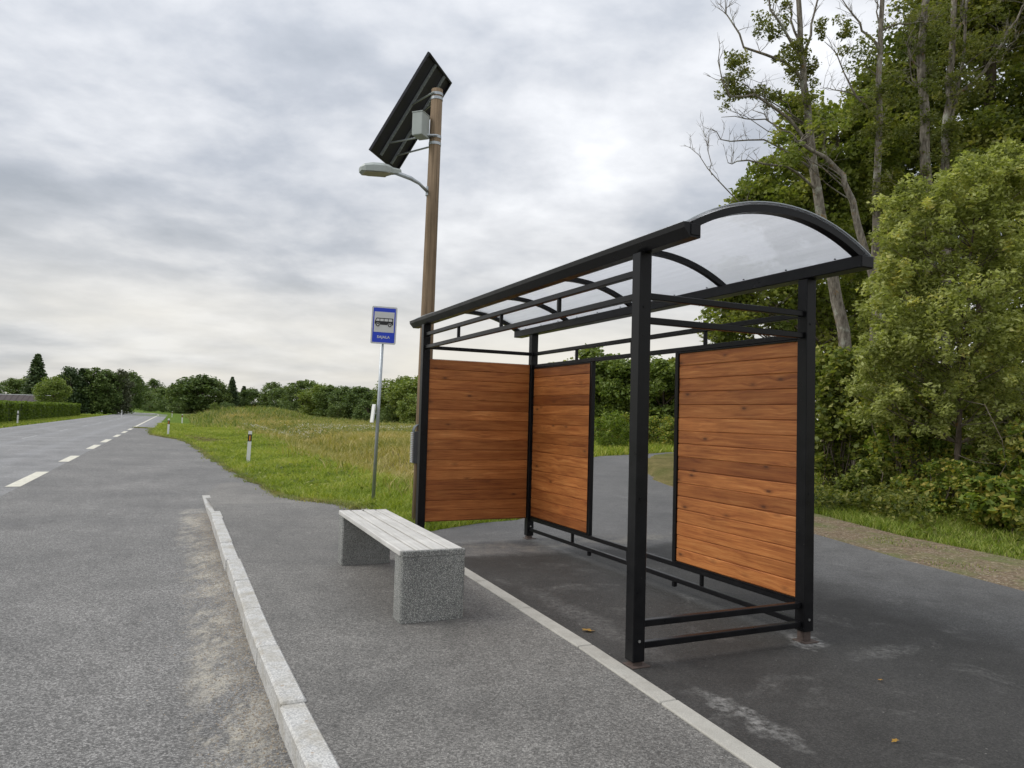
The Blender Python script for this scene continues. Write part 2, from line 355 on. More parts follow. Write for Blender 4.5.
def edging():
    m, t, p, o = new_mat('edging_concrete'); P = pos(t)
    base = rmp(t, noise(t, P, 160, 3, .6), [(.3, (.31, .30, .27)), (.7, (.46, .445, .40))])
    base = mx(t, rmp(t, noise(t, P, 4, 6, .7), [(.45, 0.0), (.75, .7)]), base, (.24, .225, .195))
    t.links.new(base, p.inputs['Base Color']); p.inputs['Roughness'].default_value = .9; bump(t, p, noise(t, P, 120, 3), .3, .004)
edging()
def polycarbonate():
    m, t, p, o = new_mat('polycarbonate')
    t.nodes.remove(p); v = obc(t)
    tr = N(t, 'ShaderNodeBsdfTransparent'); tr.inputs[0].default_value = (.95, .955, .97, 1)
    tl = N(t, 'ShaderNodeBsdfTranslucent'); tl.inputs[0].default_value = (.86, .87, .89, 1)
    gl = N(t, 'ShaderNodeBsdfGlossy'); gl.inputs['Roughness'].default_value = .12
    # twin-wall flutes run across the arch; a little dirt
    fl = rmp(t, noise(t, mapv(t, v, (.35, 5, 5)), 3, 5, .6), [(.3, .46), (.7, .56)])
    m1 = N(t, 'ShaderNodeMixShader'); t.links.new(fl, m1.inputs[0]); t.links.new(tr.outputs[0], m1.inputs[1]); t.links.new(tl.outputs[0], m1.inputs[2])
    fr = N(t, 'ShaderNodeFresnel', inputs={'IOR': 1.35}); m2 = N(t, 'ShaderNodeMixShader'); t.links.new(mth(t, 'MULTIPLY', fr.outputs[0], .5), m2.inputs[0]); t.links.new(m1.outputs[0], m2.inputs[1]); t.links.new(gl.outputs[0], m2.inputs[2])
    t.links.new(m2.outputs[0], o.inputs['Surface'])
polycarbonate()
def foliage(name, stops, transl=.42, rough=.55):
    """stops: colours over a per-leaf value"""
    m, t, p, o = new_mat(name)
    a = N(t, 'ShaderNodeAttribute', attribute_name='tint'); oi = N(t, 'ShaderNodeObjectInfo')
    n = noise(t, pos(t), .9, 3, .6)
    f = mth(t, 'ADD', mth(t, 'MULTIPLY', a.outputs['Fac'], .6), mth(t, 'MULTIPLY', n, .4))
    k = len(stops); base = rmp(t, f, [(.2 + .6 * i / (k - 1), c) for i, c in enumerate(stops)])
    base = mx(t, 1, base, rmp(t, oi.outputs['Random'], [(0, (.86, .9, .9)), (1, (1.12, 1.08, 1.0))]), 'MULTIPLY')
    t.links.new(base, p.inputs['Base Color']); p.inputs['Roughness'].default_value = rough; p.inputs['Specular IOR Level'].default_value = .3
    tl = N(t, 'ShaderNodeBsdfTranslucent'); t.links.new(mx(t, 1, base, (1.25, 1.3, .6), 'MULTIPLY'), tl.inputs[0])
    ms = N(t, 'ShaderNodeMixShader'); ms.inputs[0].default_value = transl
    t.links.new(p.outputs[0], ms.inputs[1]); t.links.new(tl.outputs[0], ms.inputs[2]); t.links.new(ms.outputs[0], o.inputs['Surface'])
foliage('leaf_mid', [(0.098, 0.129, 0.030), (0.184, 0.222, 0.048), (0.275, 0.302, 0.068), (0.433, 0.408, 0.124)])
foliage('leaf_dark', [(0.062, 0.089, 0.023), (0.118, 0.149, 0.036), (0.186, 0.208, 0.050), (0.297, 0.292, 0.083)])
foliage('leaf_willow', [(0.142, 0.170, 0.056), (0.235, 0.270, 0.085), (0.341, 0.377, 0.126), (0.470, 0.506, 0.212), (0.588, 0.529, 0.182)])
foliage('leaf_ivy', [(.085, .105, .03), (.16, .18, .055), (.27, .26, .10)])
foliage('leaf_shrub', [(0.087, 0.137, 0.026), (0.166, 0.232, 0.045), (0.275, 0.320, 0.065), (0.463, 0.382, 0.098)])
foliage('leaf_hedge', [(.09, .14, .02), (.15, .21, .032), (.21, .27, .045)])
foliage('leaf_far', [(0.072, 0.116, 0.035), (0.121, 0.176, 0.053), (0.182, 0.237, 0.073)], .2)
foliage('leaf_far_light', [(0.112, 0.163, 0.035), (0.188, 0.244, 0.056), (0.263, 0.312, 0.081)], .25)
foliage('needle_far', [(.042, .072, .03), (.072, .112, .046), (.11, .15, .06)], .1)
foliage('needle_pale', [(.05, .065, .035), (.085, .10, .055), (.13, .14, .08)], .1)
foliage('grass_verge', [(.11, .16, .02), (.195, .265, .03), (.30, .36, .055), (.44, .43, .14)], .35)
foliage('grass_dry', [(.14, .17, .038), (.24, .245, .068), (.36, .32, .12), (.48, .40, .20)], .3)
foliage('grass_rank', [(.08, .13, .025), (.14, .20, .04), (.24, .27, .08), (.36, .32, .13)], .3)
foliage('grass_dead', [(.12, .085, .045), (.20, .15, .08), (.30, .235, .13)], .2)
foliage('flower_white', [(.45, .42, .36), (.62, .60, .54)], .2)
foliage('leaf_fallen', [(.40, .22, .04), (.55, .38, .09)], .2)
def bark(name, c0, c1, lich):
    m, t, p, o = new_mat(name); v = pos(t)
    g = noise(t, mapv(t, v, (9, 9, 2.2)), 2.2, 6, .7)
    base = rmp(t, g, [(.32, c0), (.62, c1)]); base = mx(t, rmp(t, noise(t, v, 3.2, 5, .7), [(.56, 0.0), (.66, .75)]), base, lich)
    base = mx(t, rmp(t, noise(t, v, 5.5, 5, .7), [(.60, 0.0), (.68, .8)]), base, (.26, .15, .045))
    t.links.new(base, p.inputs['Base Color']); p.inputs['Roughness'].default_value = .95; p.inputs['Specular IOR Level'].default_value = .1; bump(t, p, g, .8, .03)
bark('bark_grey', (.06, .048, .036), (.29, .26, .22), (.40, .41, .35))
bark('bark_brown', (.06, .047, .036), (.17, .135, .105), (.22, .23, .17))
bark('bark_pale', (.22, .20, .18), (.42, .40, .37), (.36, .36, .31))
bark('twig', (.09, .07, .055), (.22, .185, .15), (.20, .20, .15))

def ground_mat():
    m, t, p, o = new_mat('meadow_soil'); P = pos(t); tT = frame_coord(t, 't'); sS = frame_coord(t, 's')
    big = noise(t, P, .11, 5, .6); mid = noise(t, P, 1.3, 6, .7); fine = noise(t, P, 14, 5, .75)
    green = rmp(t, mid, [(.3, (.085, .14, .022)), (.7, (.17, .25, .04))])
    dry = rmp(t, mid, [(.28, (.13, .14, .045)), (.5, (.24, .21, .085)), (.75, (.33, .27, .125))])
    dry = mx(t, rmp(t, big, [(.45, 0.0), (.62, .7)]), dry, (.12, .17, .04))
    edge = mth(t, 'ADD', tT, mth(t, 'MULTIPLY', mth(t, 'SUBTRACT', big, .5), 6.0))
    edge = mth(t, 'SUBTRACT', edge, mth(t, 'MULTIPLY', sS, -.02))
    f = rmp(t, mth(t, 'MULTIPLY', edge, .1), [(.42, 0.0), (.70, 1.0)])
    base = mx(t, f, green, dry)
    base = mx(t, 1, base, rmp(t, fine, [(.25, .6), (.7, 1.2)]), 'MULTIPLY')
    t.links.new(base, p.inputs['Base Color']); p.inputs['Roughness'].default_value = 1; p.inputs['Specular IOR Level'].default_value = .05
    bump(t, p, mth(t, 'ADD', fine, mid), 1.0, .12)
ground_mat()
def gravel_mat():
    m, t, p, o = new_mat('gravel_soil'); P = pos(t)
    c = val_of(t, vor(t, P, 42)); base = rmp(t, c, [(0, (.10, .068, .038)), (.5, (.185, .132, .078)), (.85, (.25, .19, .12)), (1, (.36, .30, .215))])
    base = mx(t, rmp(t, noise(t, P, 1.1, 6, .7), [(.47, 0.0), (.63, .85)]), base, mx(t, noise(t, P, 30, 3), (.07, .085, .02), (.17, .19, .05)))
    base = mx(t, 1, base, rmp(t, noise(t, P, 9, 5, .7), [(.3, .72), (.7, 1.18)]), 'MULTIPLY')
    t.links.new(base, p.inputs['Base Color']); p.inputs['Roughness'].default_value = .95; bump(t, p, mth(t, 'ADD', vor(t, P, 42, 'Distance'), noise(t, P, 10, 5)), .8, .02)
gravel_mat()
simple('pebble', (.24, .20, .15), .85, 0, .35, 40)
def roof_tiles():
    m, t, p, o = new_mat('dark_roof'); base = mx(t, noise(t, pos(t), 1.5, 4), (.035, .027, .027), (.085, .065, .062))
    t.links.new(base, p.inputs['Base Color']); p.inputs['Roughness'].default_value = .8
roof_tiles()

# ------------------------------------------------------------------ layout in the road frame
def pip(x, y, poly):
    poly = np.asarray(poly); ins = np.zeros(x.shape, bool); j = len(poly) - 1
    for i in range(len(poly)):
        xi, yi = poly[i]; xj, yj = poly[j]
        c = ((yi > y) != (yj > y)) & (x < (xj - xi) * (y - yi) / (yj - yi + 1e-12) + xi); ins ^= c; j = i
    return ins
ROAD_Z = -.12
CURVE_S, CURVE_R = 150.0, 260.0
def road_pt(s, t):
    if s <= CURVE_S: return st(s, t)
    th = (s - CURVE_S) / CURVE_R; c = st(CURVE_S, -6.4 - CURVE_R)
    r = CURVE_R + 6.4 + t
    return c + EV * r * math.cos(th) + LV * r * math.sin(th)
BAY = [(-25, -2.74), (-25, .95), (2, .85), (6, .64), (12.9, .66), (14.95, .70), (15.0, 1.90), (16.3, 1.80), (18.5, 1.64), (21.3, 1.43), (27.6, 1.17), (34, .9), (39, .5), (42, .05), (44.5, -.6), (47, -1.1), (52, -1.3), (60, -1.35), (62, -2.74)]
PLAT = [(-12, .60), (-12, 1.455), (4.14, 2.585), (11.5, 2.82), (12.2, 2.6), (12.6, 2.46), (13.4, 2.15), (15.0, 1.93), (16.2, 1.74), (17.6, 1.28), (17.3, .98), (14.95, .56), (12.9, .60)]
PATH_LEFT = [tuple(st(-12, 1.455)), tuple(st(4.14, 2.585)), tuple(st(8.9, 2.737)), tuple(st(9.3, 3.3)), tuple(st(9.7, 4.04)), tuple(st(9.85, 4.7)), (.42, 11.6), (.62, 13), (.9, 16), (1.25, 19.5), (1.75, 23), (2.45, 26.6), (3.7, 29.9), (4.7, 31.0), (6.1, 32.8), (7.9, 35.5), (12, 40), (22, 49)]
PATH_RIGHT = [(26, 45), (14, 35), (9, 30.5), (6.9, 28.3), (6.02, 27.04), (5.3, 25.9), (4.79, 24.9), (4.1, 22), (3.75, 18.77), (3.78, 16.94), (4.0, 13.5), (4.33, 10.32), (4.62, 8.5), (4.98, 7.06), tuple(st(2, 7.33)), tuple(st(-12, 7.3))]
PATH = PATH_LEFT + PATH_RIGHT
GRAV = PATH_RIGHT[4:] + [tuple(st(-12, 9.0)), tuple(st(2, 9.05)), (6.15, 8.72), (5.6, 10.44), (5.35, 12.6), (4.9, 15), (4.75, 17.5), (4.75, 19.2), (5.2, 22), (5.9, 24.5), (6.6, 25.6)]
PLAT_XY = [tuple(st(s, t)) for s, t in PLAT]; BAY_XY = [tuple(st(s, t)) for s, t in BAY]
ROAD_XY = [tuple(road_pt(s, -10.1)) for s in np.linspace(-60, 420, 60)] + [tuple(road_pt(s, -1.25)) for s in np.linspace(420, -60, 60)]
def ramp_z(s): return -.110 * np.clip((s - 12.3) / 2.5, 0, 1)        # the platform runs down to the road past the kerb
def sm(a, b, x):
    k = np.clip((x - a) / (b - a), 0, 1); return k * k * (3 - 2 * k)
def lumps(x, y): return .5 * np.sin(x * .71 + 1.3 * np.sin(y * .37)) * np.cos(y * .53 + .8 * np.sin(x * .29)) + .5 * np.sin(x * 1.9 + y * 1.3) * np.cos(y * 1.7 - x * .8)
def paved(x, y):
    a = pip(x, y, PLAT_XY) | pip(x, y, PATH); b = pip(x, y, BAY_XY) | pip(x, y, ROAD_XY); return a, b
def height(x, y):
    x = np.asarray(x, float); y = np.asarray(y, float)
    s = x * LV[0] + y * LV[1]; t = x * EV[0] + y * EV[1]
    z = np.where(t > -1, np.minimum(-.012, -.02 + .0 * s), -.14)
    # beside the bay the verge sits at road level, beside the platform at path level
    k = sm(12, 17, s) * (1 - sm(2.2, 5, t)) * (t > -6); z = z * (1 - k) + (-.132) * k
    z = z + .03 * lumps(x, y) * sm(2.5, 6, t) * (s > 13)
    # shallow ditch between the mown verge and the field
    c = 6.2 + .02 * s; z = z - .55 * np.exp(-((t - c - .3 * np.sin(s * .15)) / 1.5) ** 2) * sm(14, 19, s) * (1 - sm(58, 75, s))
    z = z + .10 * lumps(x * .45, y * .45) * sm(8, 14, t) * sm(20, 40, y)
    # the overgrown spoil mound far out in the field
    mx_, my_ = -34.2, 97.0; z = z + 1.35 * np.exp(-np.abs((x - mx_) / 6.0) ** 6 - ((y - my_) / 9.) ** 2) * (1 + .12 * lumps(x * .9, y * .9))
    # bank under the wood
    z = z + .35 * sm(10.2, 14, t) * (1 - sm(22, 26, s)) 
    return z
def ground():
    def axis(lo, hi, step, far):
        a = list(np.arange(lo, hi + 1e-6, step)); d = step; p = hi
        while p < far: d *= 1.25; p += d; a.append(p)
        d = step; p = lo; pre = []
        while p > -far: d *= 1.25; p -= d; pre.append(p)
        return np.array(pre[::-1] + a)
    xs = np.unique(np.concatenate([axis(-16, 12, .3, 4500)])); ys = axis(-2, 45, .35, 5500)
    # keep enough rows for the mound
    ys = np.unique(np.round(np.concatenate([ys, np.arange(46, 120, 1.5)]), 3)); xs = np.unique(np.round(np.concatenate([xs, np.arange(-46, -16, 1.0)]), 3))
    X, Y = np.meshgrid(xs, ys); Z = height(X, Y)
    a, b = paved(X, Y); s = X * LV[0] + Y * LV[1]
    tt = X * EV[0] + Y * EV[1]; Z = np.where(a, np.minimum(Z, np.where(tt < 2.3, ROAD_Z - .07, ramp_z(s) - .06)), Z); Z = np.where((tt < 1.2) & (tt > -2) & (s < 16) & (s > -20), ROAD_Z - .07, Z)
    Z = np.where(b, ROAD_Z - .07, Z)
    nx, ny = len(xs), len(ys); V = np.stack([X.ravel(), Y.ravel(), Z.ravel()], 1)
    i = np.arange(nx * ny).reshape(ny, nx)
    F = np.stack([i[:-1, :-1].ravel(), i[:-1, 1:].ravel(), i[1:, 1:].ravel(), i[1:, :-1].ravel()], 1)
    me = np_mesh('ground', V, F); me.polygons.foreach_set('use_smooth', [True] * len(me.polygons))
    tag(link_mesh('ground', me, MATS['meadow_soil']), kind='structure')
ground()

import bmesh
def sheet(name, poly, zf, mat, step=1.0):
    """flat polygon cut into a fine grid so that it can follow zf(x, y)"""
    bm = bmesh.new(); vs = [bm.verts.new((x, y, 0)) for x, y in poly]; bm.faces.new(vs)
    if zf is not None and not isinstance(zf, (int, float)):
        xs = [p[0] for p in poly]; ys = [p[1] for p in poly]
        for sv in np.arange(10.0, 20.0, step):
            c = st(sv, 0); bmesh.ops.bisect_plane(bm, geom=bm.verts[:] + bm.edges[:] + bm.faces[:], plane_co=(c[0], c[1], 0), plane_no=(LV[0], LV[1], 0))
    bmesh.ops.triangulate(bm, faces=bm.faces[:])
    for v in bm.verts: v.co.z = zf if isinstance(zf, (int, float)) else float(zf(v.co.x, v.co.y))
    bmesh.ops.recalc_face_normals(bm, faces=bm.faces[:])
    if sum(f.normal.z for f in bm.faces) < 0: bmesh.ops.reverse_faces(bm, faces=bm.faces[:])
    me = bpy.data.meshes.new(name); bm.to_mesh(me); bm.free()
    return tag(link_mesh(name, me, MATS[mat]), kind='structure')
def strip(name, mat, t0, t1, s0, s1, z, n, parent=None):
    V = []; 
    for s in np.linspace(s0, s1, n): V += [(*road_pt(s, t0), z), (*road_pt(s, t1), z)]
    F = [(2 * i, 2 * i + 1, 2 * i + 3, 2 * i + 2) for i in range(n - 1)]
    return link_mesh(name, MB().add(V, F).mesh(name, fix=False), MATS[mat], parent)
road = tag(strip('road', 'road_asphalt', -10.1, -1.25, -60, 420, ROAD_Z, 120), kind='structure')
sheet('bus_bay', BAY_XY, ROAD_Z + .004, 'bay_asphalt')
sheet('pavement', PLAT_XY, lambda x, y: ramp_z(x * LV[0] + y * LV[1]), 'platform_asphalt', .5)
sheet('path', PATH, 0.0, 'path_asphalt')
sheet('gravel_verge', GRAV, -.004, 'gravel_soil')
# painted dashes: the wide broken edge line of the bay, and the centre line
for s0, s1 in [(10.4, 13.6), (17.2, 20.85), (24.4, 27.2), (31.4, 34.6), (37.0, 40.2)]:
    strip('painted_dash', 'road_paint', -2.98, -2.72, s0, s1, ROAD_Z + .008, 2, road)
for s0 in np.arange(43.5, 60, 6.4): strip('painted_dash', 'road_paint', -2.93, -2.70, s0, s0 + 3.2, ROAD_Z + .008, 2, road)
strip('painted_edge_line', 'road_paint', -2.90, -2.72, 63, 330, ROAD_Z + .008, 60, road)
for s0 in np.arange(28, 120, 12.0): strip('painted_dash', 'road_paint_worn', -6.42, -6.30, s0, s0 + 4, ROAD_Z + .008, 2, road)

# kerb: separate stones with joints, the last one cut skew and lowered
kerb = tag(empty('kerb'), kind='structure')
edges = [-4.0] + [-3.0 + k for k in range(15)]
for k, (a, b) in enumerate(zip(edges[:-1], edges[1:])):
    j = .008 * random.uniform(-1, 1); mb = MB(); z1 = .012 + random.uniform(-.005, .005)
    mb.cbox((a + .006, .54 + j, -.30), (b - .004, .675 + j, z1), .012)
    me = mb.mesh('kerb_stone')
    for v in me.vertices: p = st(v.co.x, v.co.y + .0066 * max(0, 6 - max(v.co.x, 1.0)) ** 2); v.co.x, v.co.y = p
    link_mesh('kerb_stone', me, MATS['kerb_concrete'], kerb)
def skew_stone(sA, sB, tA, tB, zA, zB, w0, w1, name='kerb_stone'):
    c = [(sA, tA), (sA, tA + w0), (sB, tB + w1), (sB, tB)]; P = [st(*q) for q in c]; zz = [zA, zA, zB, zB]
    MB().add([(*p, -.3) for p in P] + [(*p, z) for p, z in zip(P, zz)], [(0, 1, 2, 3), (4, 7, 6, 5), (0, 4, 5, 1), (1, 5, 6, 2), (2, 6, 7, 3), (3, 7, 4, 0)]).build(name, MATS['kerb_concrete'], kerb)
skew_stone(11.005, 11.6, .54, .54, .012, .010, .135, .135); skew_stone(11.605, 12.55, .54, .53, .010, -.035, .135, .15)
skew_stone(12.60, 14.9, .53, .53, -.070, -.100, .14, .13, 'flush_stone')
# narrow concrete edging between pavement and the shelter's asphalt
edg = tag(empty('path_edging'), kind='structure')
for k in range(-9, 9):
    a, b = k + .3, k + 1.3
    if a > 8.6: continue
    mb = MB(); mb.cbox((a + .006, 2.53 + random.uniform(-.004, .004), -.2), (b - .004, 2.645, .010 + random.uniform(-.002, .003)), .006); me = mb.mesh('edging_stone')
    for v in me.vertices: p = st(v.co.x, v.co.y + (.07 if v.co.x < 4.14 else .032) * (v.co.x - 4.14)); v.co.x, v.co.y = p
    link_mesh('edging_stone', me, MATS['edging_concrete'], edg)
for (sa, ta), (sb, tb) in [((11.2, 2.75), (11.75, 2.86)), ((11.75, 2.86), (12.4, 2.62))]:
    A, B = st(sa, ta), st(sb, tb); d = (B - A) / np.linalg.norm(B - A); n = np.array([-d[1], d[0]]) * .06
    MB().prism([tuple(A + d * .005 - n), tuple(B - d * .005 - n), tuple(B - d * .005 + n), tuple(A + d * .005 + n)], -.2, .012).build('edging_stone', MATS['edging_concrete'], edg)

# ------------------------------------------------------------------ bus shelter
# local frame: x = away along the road, y = away from the road, origin at the near front post
SL, SD = 4.455, 1.448
sh = empty('bus_shelter', (0.8211, 4.6537, 0), math.pi / 2 + YAW)
# with this rotation local x -> LV, local y -> -EV, so depth is negative y
tag(sh, 'open bus shelter of black steel with stained wood panels and arched clear roof', 'bus shelter')
BLK = MATS['black_steel']
def bx(name, a, b, parent=sh, c=.004, mat=BLK): 
    lo = tuple(min(p, q) for p, q in zip(a, b)); hi = tuple(max(p, q) for p, q in zip(a, b))
    return MB().cbox(lo, hi, c).build(name, mat, parent)
PW = .045
for x, y, top, bot in ((0, 0, 2.622, .03), (SL, 0, 2.622, .03), (0, -SD, 2.60, .075), (SL, -SD, 2.60, .04)):
    p = bx('post', (x - PW, y - PW, bot), (x + PW, y + PW, top))
    bx('post_foot', (x - .033, y - .033, 0), (x + .033, y + .033, bot + .02), p, .003, MATS['rusty_steel'])
    bx('base_plate', (x - .07, y - .075, .0), (x + .05, y + .06, .008), p, .002, MATS['rusty_steel'])
    mb = MB(); mb.tube([(x - PW - .006, y, .16), (x - PW + .01, y, .16)], .009, 8); mb.build('bolt', MATS['bolt_zinc'], p)
for x, y in ((0, 0), (0, -SD), (SL, -SD)):
    for z in (2.27, 1.05): MB().tube([(x - PW - .005, y + .01, z), (x - PW + .01, y + .01, z)], .008, 8).build('bolt', BLK, sh)
RW = .021      # rails are 40 mm square
def railx(z, y, x0=PW, x1=SL - PW, w=RW): return bx('rail', (x0, y - w, z - w), (x1, y + w, z + w))
def raily(z, x, w=RW): return bx('rail', (x - w, -SD + PW, z - w), (x + w, -PW, z + w))
Z1, Z2, ZF, B1, B2 = 2.347, 2.19, 2.50, .122, .257
railx(ZF, 0); railx(Z1, 0); railx(Z1, -SD); railx(Z2, -SD); railx(B1, -SD); railx(B2, -SD)
raily(Z1, 0); raily(Z2, 0); raily(Z1, SL)
raily(B1, 0); raily(B2, 0)
for k in (1, 2, 3):
    x = SL * k / 4
    bx('stub', (x - .015, -.015, Z1 + RW), (x + .015, .015, ZF - RW)); bx('stub', (x - .015, -SD - .015, Z2 + RW), (x + .015, -SD + .015, Z1 - RW)); bx('stub', (x - .015, -SD - .015, B1 + RW), (x + .015, -SD + .015, B2 - RW))
for x in (1.485, 2.97):
    bx('upright', (x - .02, -SD - RW, B2 + RW), (x + .02, -SD + RW, Z2 - RW)); bx('stub', (x - .018, -SD - .018, .055), (x + .018, -SD + .018, B1 - RW))
# wood panels: a steel back frame carrying separate tongue-and-groove boards
def wood_panel(x0, x1, along):
    z0, z1 = (B2 + RW + .002, Z2 - RW - .002) if along == 'x' else (B2 + .006, Z2 + RW)
    def blk(a, b, y0, y1, zz0, zz1): 
        return ((a, y0, zz0), (b, y1, zz1)) if along == 'x' else ((y0, a, zz0), (y1, b, zz1))
    f = .010 if along == 'x' else .003; y0 = -SD if along == 'x' else SL
    pan = empty('wood_panel'); pan.parent = sh
    for a, b, c, d in ((x0, x0 + f, z0, z1), (x1 - f, x1, z0, z1), (x0 + f, x1 - f, z0, z0 + f), (x0 + f, x1 - f, z1 - f, z1)):
        A, B = blk(a, b, y0 - .018 * (f > .005) - .006, y0 + .018 * (f > .005) + .006, c, d); MB().box(A, B).build('frame_bar', BLK, pan)
    n = 16; H = (z1 - z0 - 2 * f) / n
    for k in range(n):
        dz = random.uniform(-.0015, .0015); pr = random.uniform(-.0012, .0012); hh = H / 2 - .0027; wid = (x1 - x0) / 2 - f - .003
        th = .0125
        if along == 'x': mb = MB().cbox((-wid, -th, -hh), (wid, th, hh), .0045).box((-wid, -.004, -hh - .009), (wid, .004, -hh + .002)); loc = ((x0 + x1) / 2, y0 + pr, z0 + f + H * (k + .5) + dz); rz = 0
        else: mb = MB().cbox((-wid, -th, -hh), (wid, th, hh), .0045).box((-wid, -.004, -hh - .009), (wid, .004, -hh + .002)); loc = (y0 + pr, (x0 + x1) / 2, z0 + f + H * (k + .5) + dz); rz = math.pi / 2
        o = mb.build('board', MATS['stained_pine'], pan); o.location = loc; o.rotation_euler = (0, random.uniform(-.0012, .0012), rz)
wood_panel(PW + .002, 1.485 - .022, 'x'); wood_panel(2.97 + .022, SL - PW - .002, 'x'); wood_panel(-SD + PW + .002, -PW - .002, 'y')
# roof: two eaves beams, five arched ribs, a curved twin-wall sheet
XA, XB = -.50, SL + .50
def beam(y, zb, name, sgn):
    if sgn > 0:
        sec = [(-.06, 0), (.012, 0), (.058, .052), (.062, .085), (-.06, .085)]; n = len(sec)
        V = [(x, y + a, zb + b) for x in (XA, XB) for a, b in sec]; F = [tuple(range(n)), tuple(range(2 * n - 1, n - 1, -1))] + [(i, (i + 1) % n, n + (i + 1) % n, n + i) for i in range(n)]
        o = MB().add(V, F).build(name, BLK, sh)
        for xa, xb in ((XA - .006, XA - .0005), (XB + .0005, XB + .006)): bx('end_cap', (xa, y - .055, zb + .012), (xb, y + .012, zb + .079), o, .002)
        return o
    
    # folded gutter section, front lip upright
    o = bx(name, (XA, y - .06, zb), (XB, y + .06, zb + .085), sh, .005)
    bx('end_cap', (XA - .006, y - .055, zb + .006), (XA - .0005, y + .055, zb + .079), o, .002); bx('end_cap', (XB + .0005, y - .055, zb + .006), (XB + .006, y + .055, zb + .079), o, .002)
    return o
beam(.0, 2.624, 'eaves_beam', 1); beam(-SD - .01, 2.602, 'eaves_beam', -1)
RISE = .222; Y0, Y1 = .035, -SD - .045; ZA = 2.700; ZB = 2.680
half = (Y0 - Y1) / 2; RAD = (half ** 2 + RISE ** 2) / (2 * RISE); YC = (Y0 + Y1) / 2
def arc(k, dr=0.0):
    a = math.asin(half / RAD); w = -a + 2 * a * k; zc = (ZA + ZB) / 2 + (ZB - ZA) * (k - .5) - (RAD - RISE)
    return YC - (RAD + dr) * math.sin(w), zc + (RAD + dr) * math.cos(w)
NA = 28
def arch(x0, x1, d0, d1, name, mat, parent=sh, k0=0.0, k1=1.0):
    V = []; F = []
    for i in range(NA + 1):
        k = k0 + (k1 - k0) * i / NA
        for x, d in ((x0, d0), (x1, d0), (x1, d1), (x0, d1)): y, z = arc(k, d); V.append((x, y, z))
    for i in range(NA):
        b = i * 4
        for j in range(4): F.append((b + j, b + (j + 1) % 4, b + 4 + (j + 1) % 4, b + 4 + j))
    F += [(0, 1, 2, 3), tuple(NA * 4 + j for j in (3, 2, 1, 0))]
    o = MB().add(V, F).build(name, mat, parent); return o
for k in range(5):
    x = XA + .04 + (XB - XA - .08) * k / 4; w = .03 if k in (0, 4) else .022
    arch(x - w, x + w, -.048, -.004, 'roof_rib', BLK, sh, .03, .97)
    if k in (0, 4): arch(x - w - .006 if k == 0 else x - w, x + w if k == 0 else x + w + .006, .011, .016, 'cover_strip', MATS['galvanised'])
sheetV = []; sheetF = []
arch(XA + .004, XB - .004, 0.0, .009, 'roof_sheet', MATS['polycarbonate'])
# screws along the back beam
for k in range(12):
    x = XA + .25 + k * (XB - XA - .5) / 11; y, z = arc(.965, -.002); MB().tube([(x, y, z - .006), (x, y, z + .001)], .008, 8).build('screw', BLK, sh)

# ------------------------------------------------------------------ bench
bdir = .425
bench = empty('bench', (float(on_z(399.8, 624.5, 0)[0]), float(on_z(399.8, 624.5, 0)[1]), 0), math.pi / 2 + bdir)      # local x runs away, local -y runs away from the road
tag(bench, 'pale wooden slat bench on two speckled concrete blocks beside the kerb', 'bench')
BL_, BW_ = 2.36, .50
for x0 in (0.0, BL_ - .20):
    mb = MB(); mb.cbox((x0, -BW_, -.01), (x0 + .20, 0, .487), .012)
    lip = (x0, x0 + .028) if x0 == 0 else (x0 + .172, x0 + .20)
    mb.cbox((lip[0], -BW_, .480), (lip[1], 0, .529), .006)
    mb.build('end_block', MATS['aggregate_concrete'], bench)
for k in range(4):
    w = (BW_ - .004 - 3 * .021) / 4; y1 = .010 - k * (w + .021)
    mb = MB().cbox((-(BL_ / 2 - .031), -w / 2, -.0215), (BL_ / 2 - .031, w / 2, .0215), .005)
    o = mb.build('slat', MATS['slat_wood'], bench); o.location = (BL_ / 2, y1 - w / 2, .5095 + random.uniform(-.002, .002)); o.rotation_euler = (0, 0, random.uniform(-.001, .001))

# ------------------------------------------------------------------ bus stop sign
SP = on_z(373, 503, -.03); sgn = empty('bus_stop_sign', tuple(SP))
tag(sgn, 'blue bus stop sign with black bus picture on a thin grey post in grass', 'sign')
top = at_y(382.3, 342, SP[1]) - SP
ln = top / np.linalg.norm(top)
mb = MB(); mb.tube([(-ln * .2), ln * (np.linalg.norm(top) + .55)], .03, 12); mb.build('post', MATS['galvanised'], sgn, True)
def sign_plane():
    c = at_y(384.0, 325.3, SP[1] - .05) - SP
    # the plate turns a little towards the road; its up axis follows the leaning post
    up = Vector(ln); r = Vector((math.cos(.20), math.sin(.20), 0)); r = (r - up * r.dot(up)).normalized(); n = r.cross(up)
    return Vector(c), r, up, n
sc_, sr, su, sn = sign_plane()
MS = Matrix(((sr[0], su[0], sn[0], sc_[0]), (sr[1], su[1], sn[1], sc_[1]), (sr[2], su[2], sn[2], sc_[2]), (0, 0, 0, 1)))
def plate(name, w, h, d0, d1, mat, parent, x=0, y=0, r=.0, n=5):
    pts = []
    r = max(r, .0005)
    for cx, cy, a0 in ((w / 2 - r, h / 2 - r, 0), (-w / 2 + r, h / 2 - r, 90), (-w / 2 + r, -h / 2 + r, 180), (w / 2 - r, -h / 2 + r, 270)):
        for k in range(n): a = math.radians(a0 + 90 * k / (n - 1)); pts.append((x + cx + r * math.cos(a), y + cy + r * math.sin(a)))
    o = MB().prism(pts, d0, d1).build(name, mat, parent); return o
SW, SH = .435, .655
sb = plate('sign_plate', SW, SH, -.02, 0, MATS['galvanised'], sgn, r=.025); sb.matrix_local = MS
plate('border', SW - .008, SH - .008, .0005, .002, MATS['sign_white'], sb, r=.022)
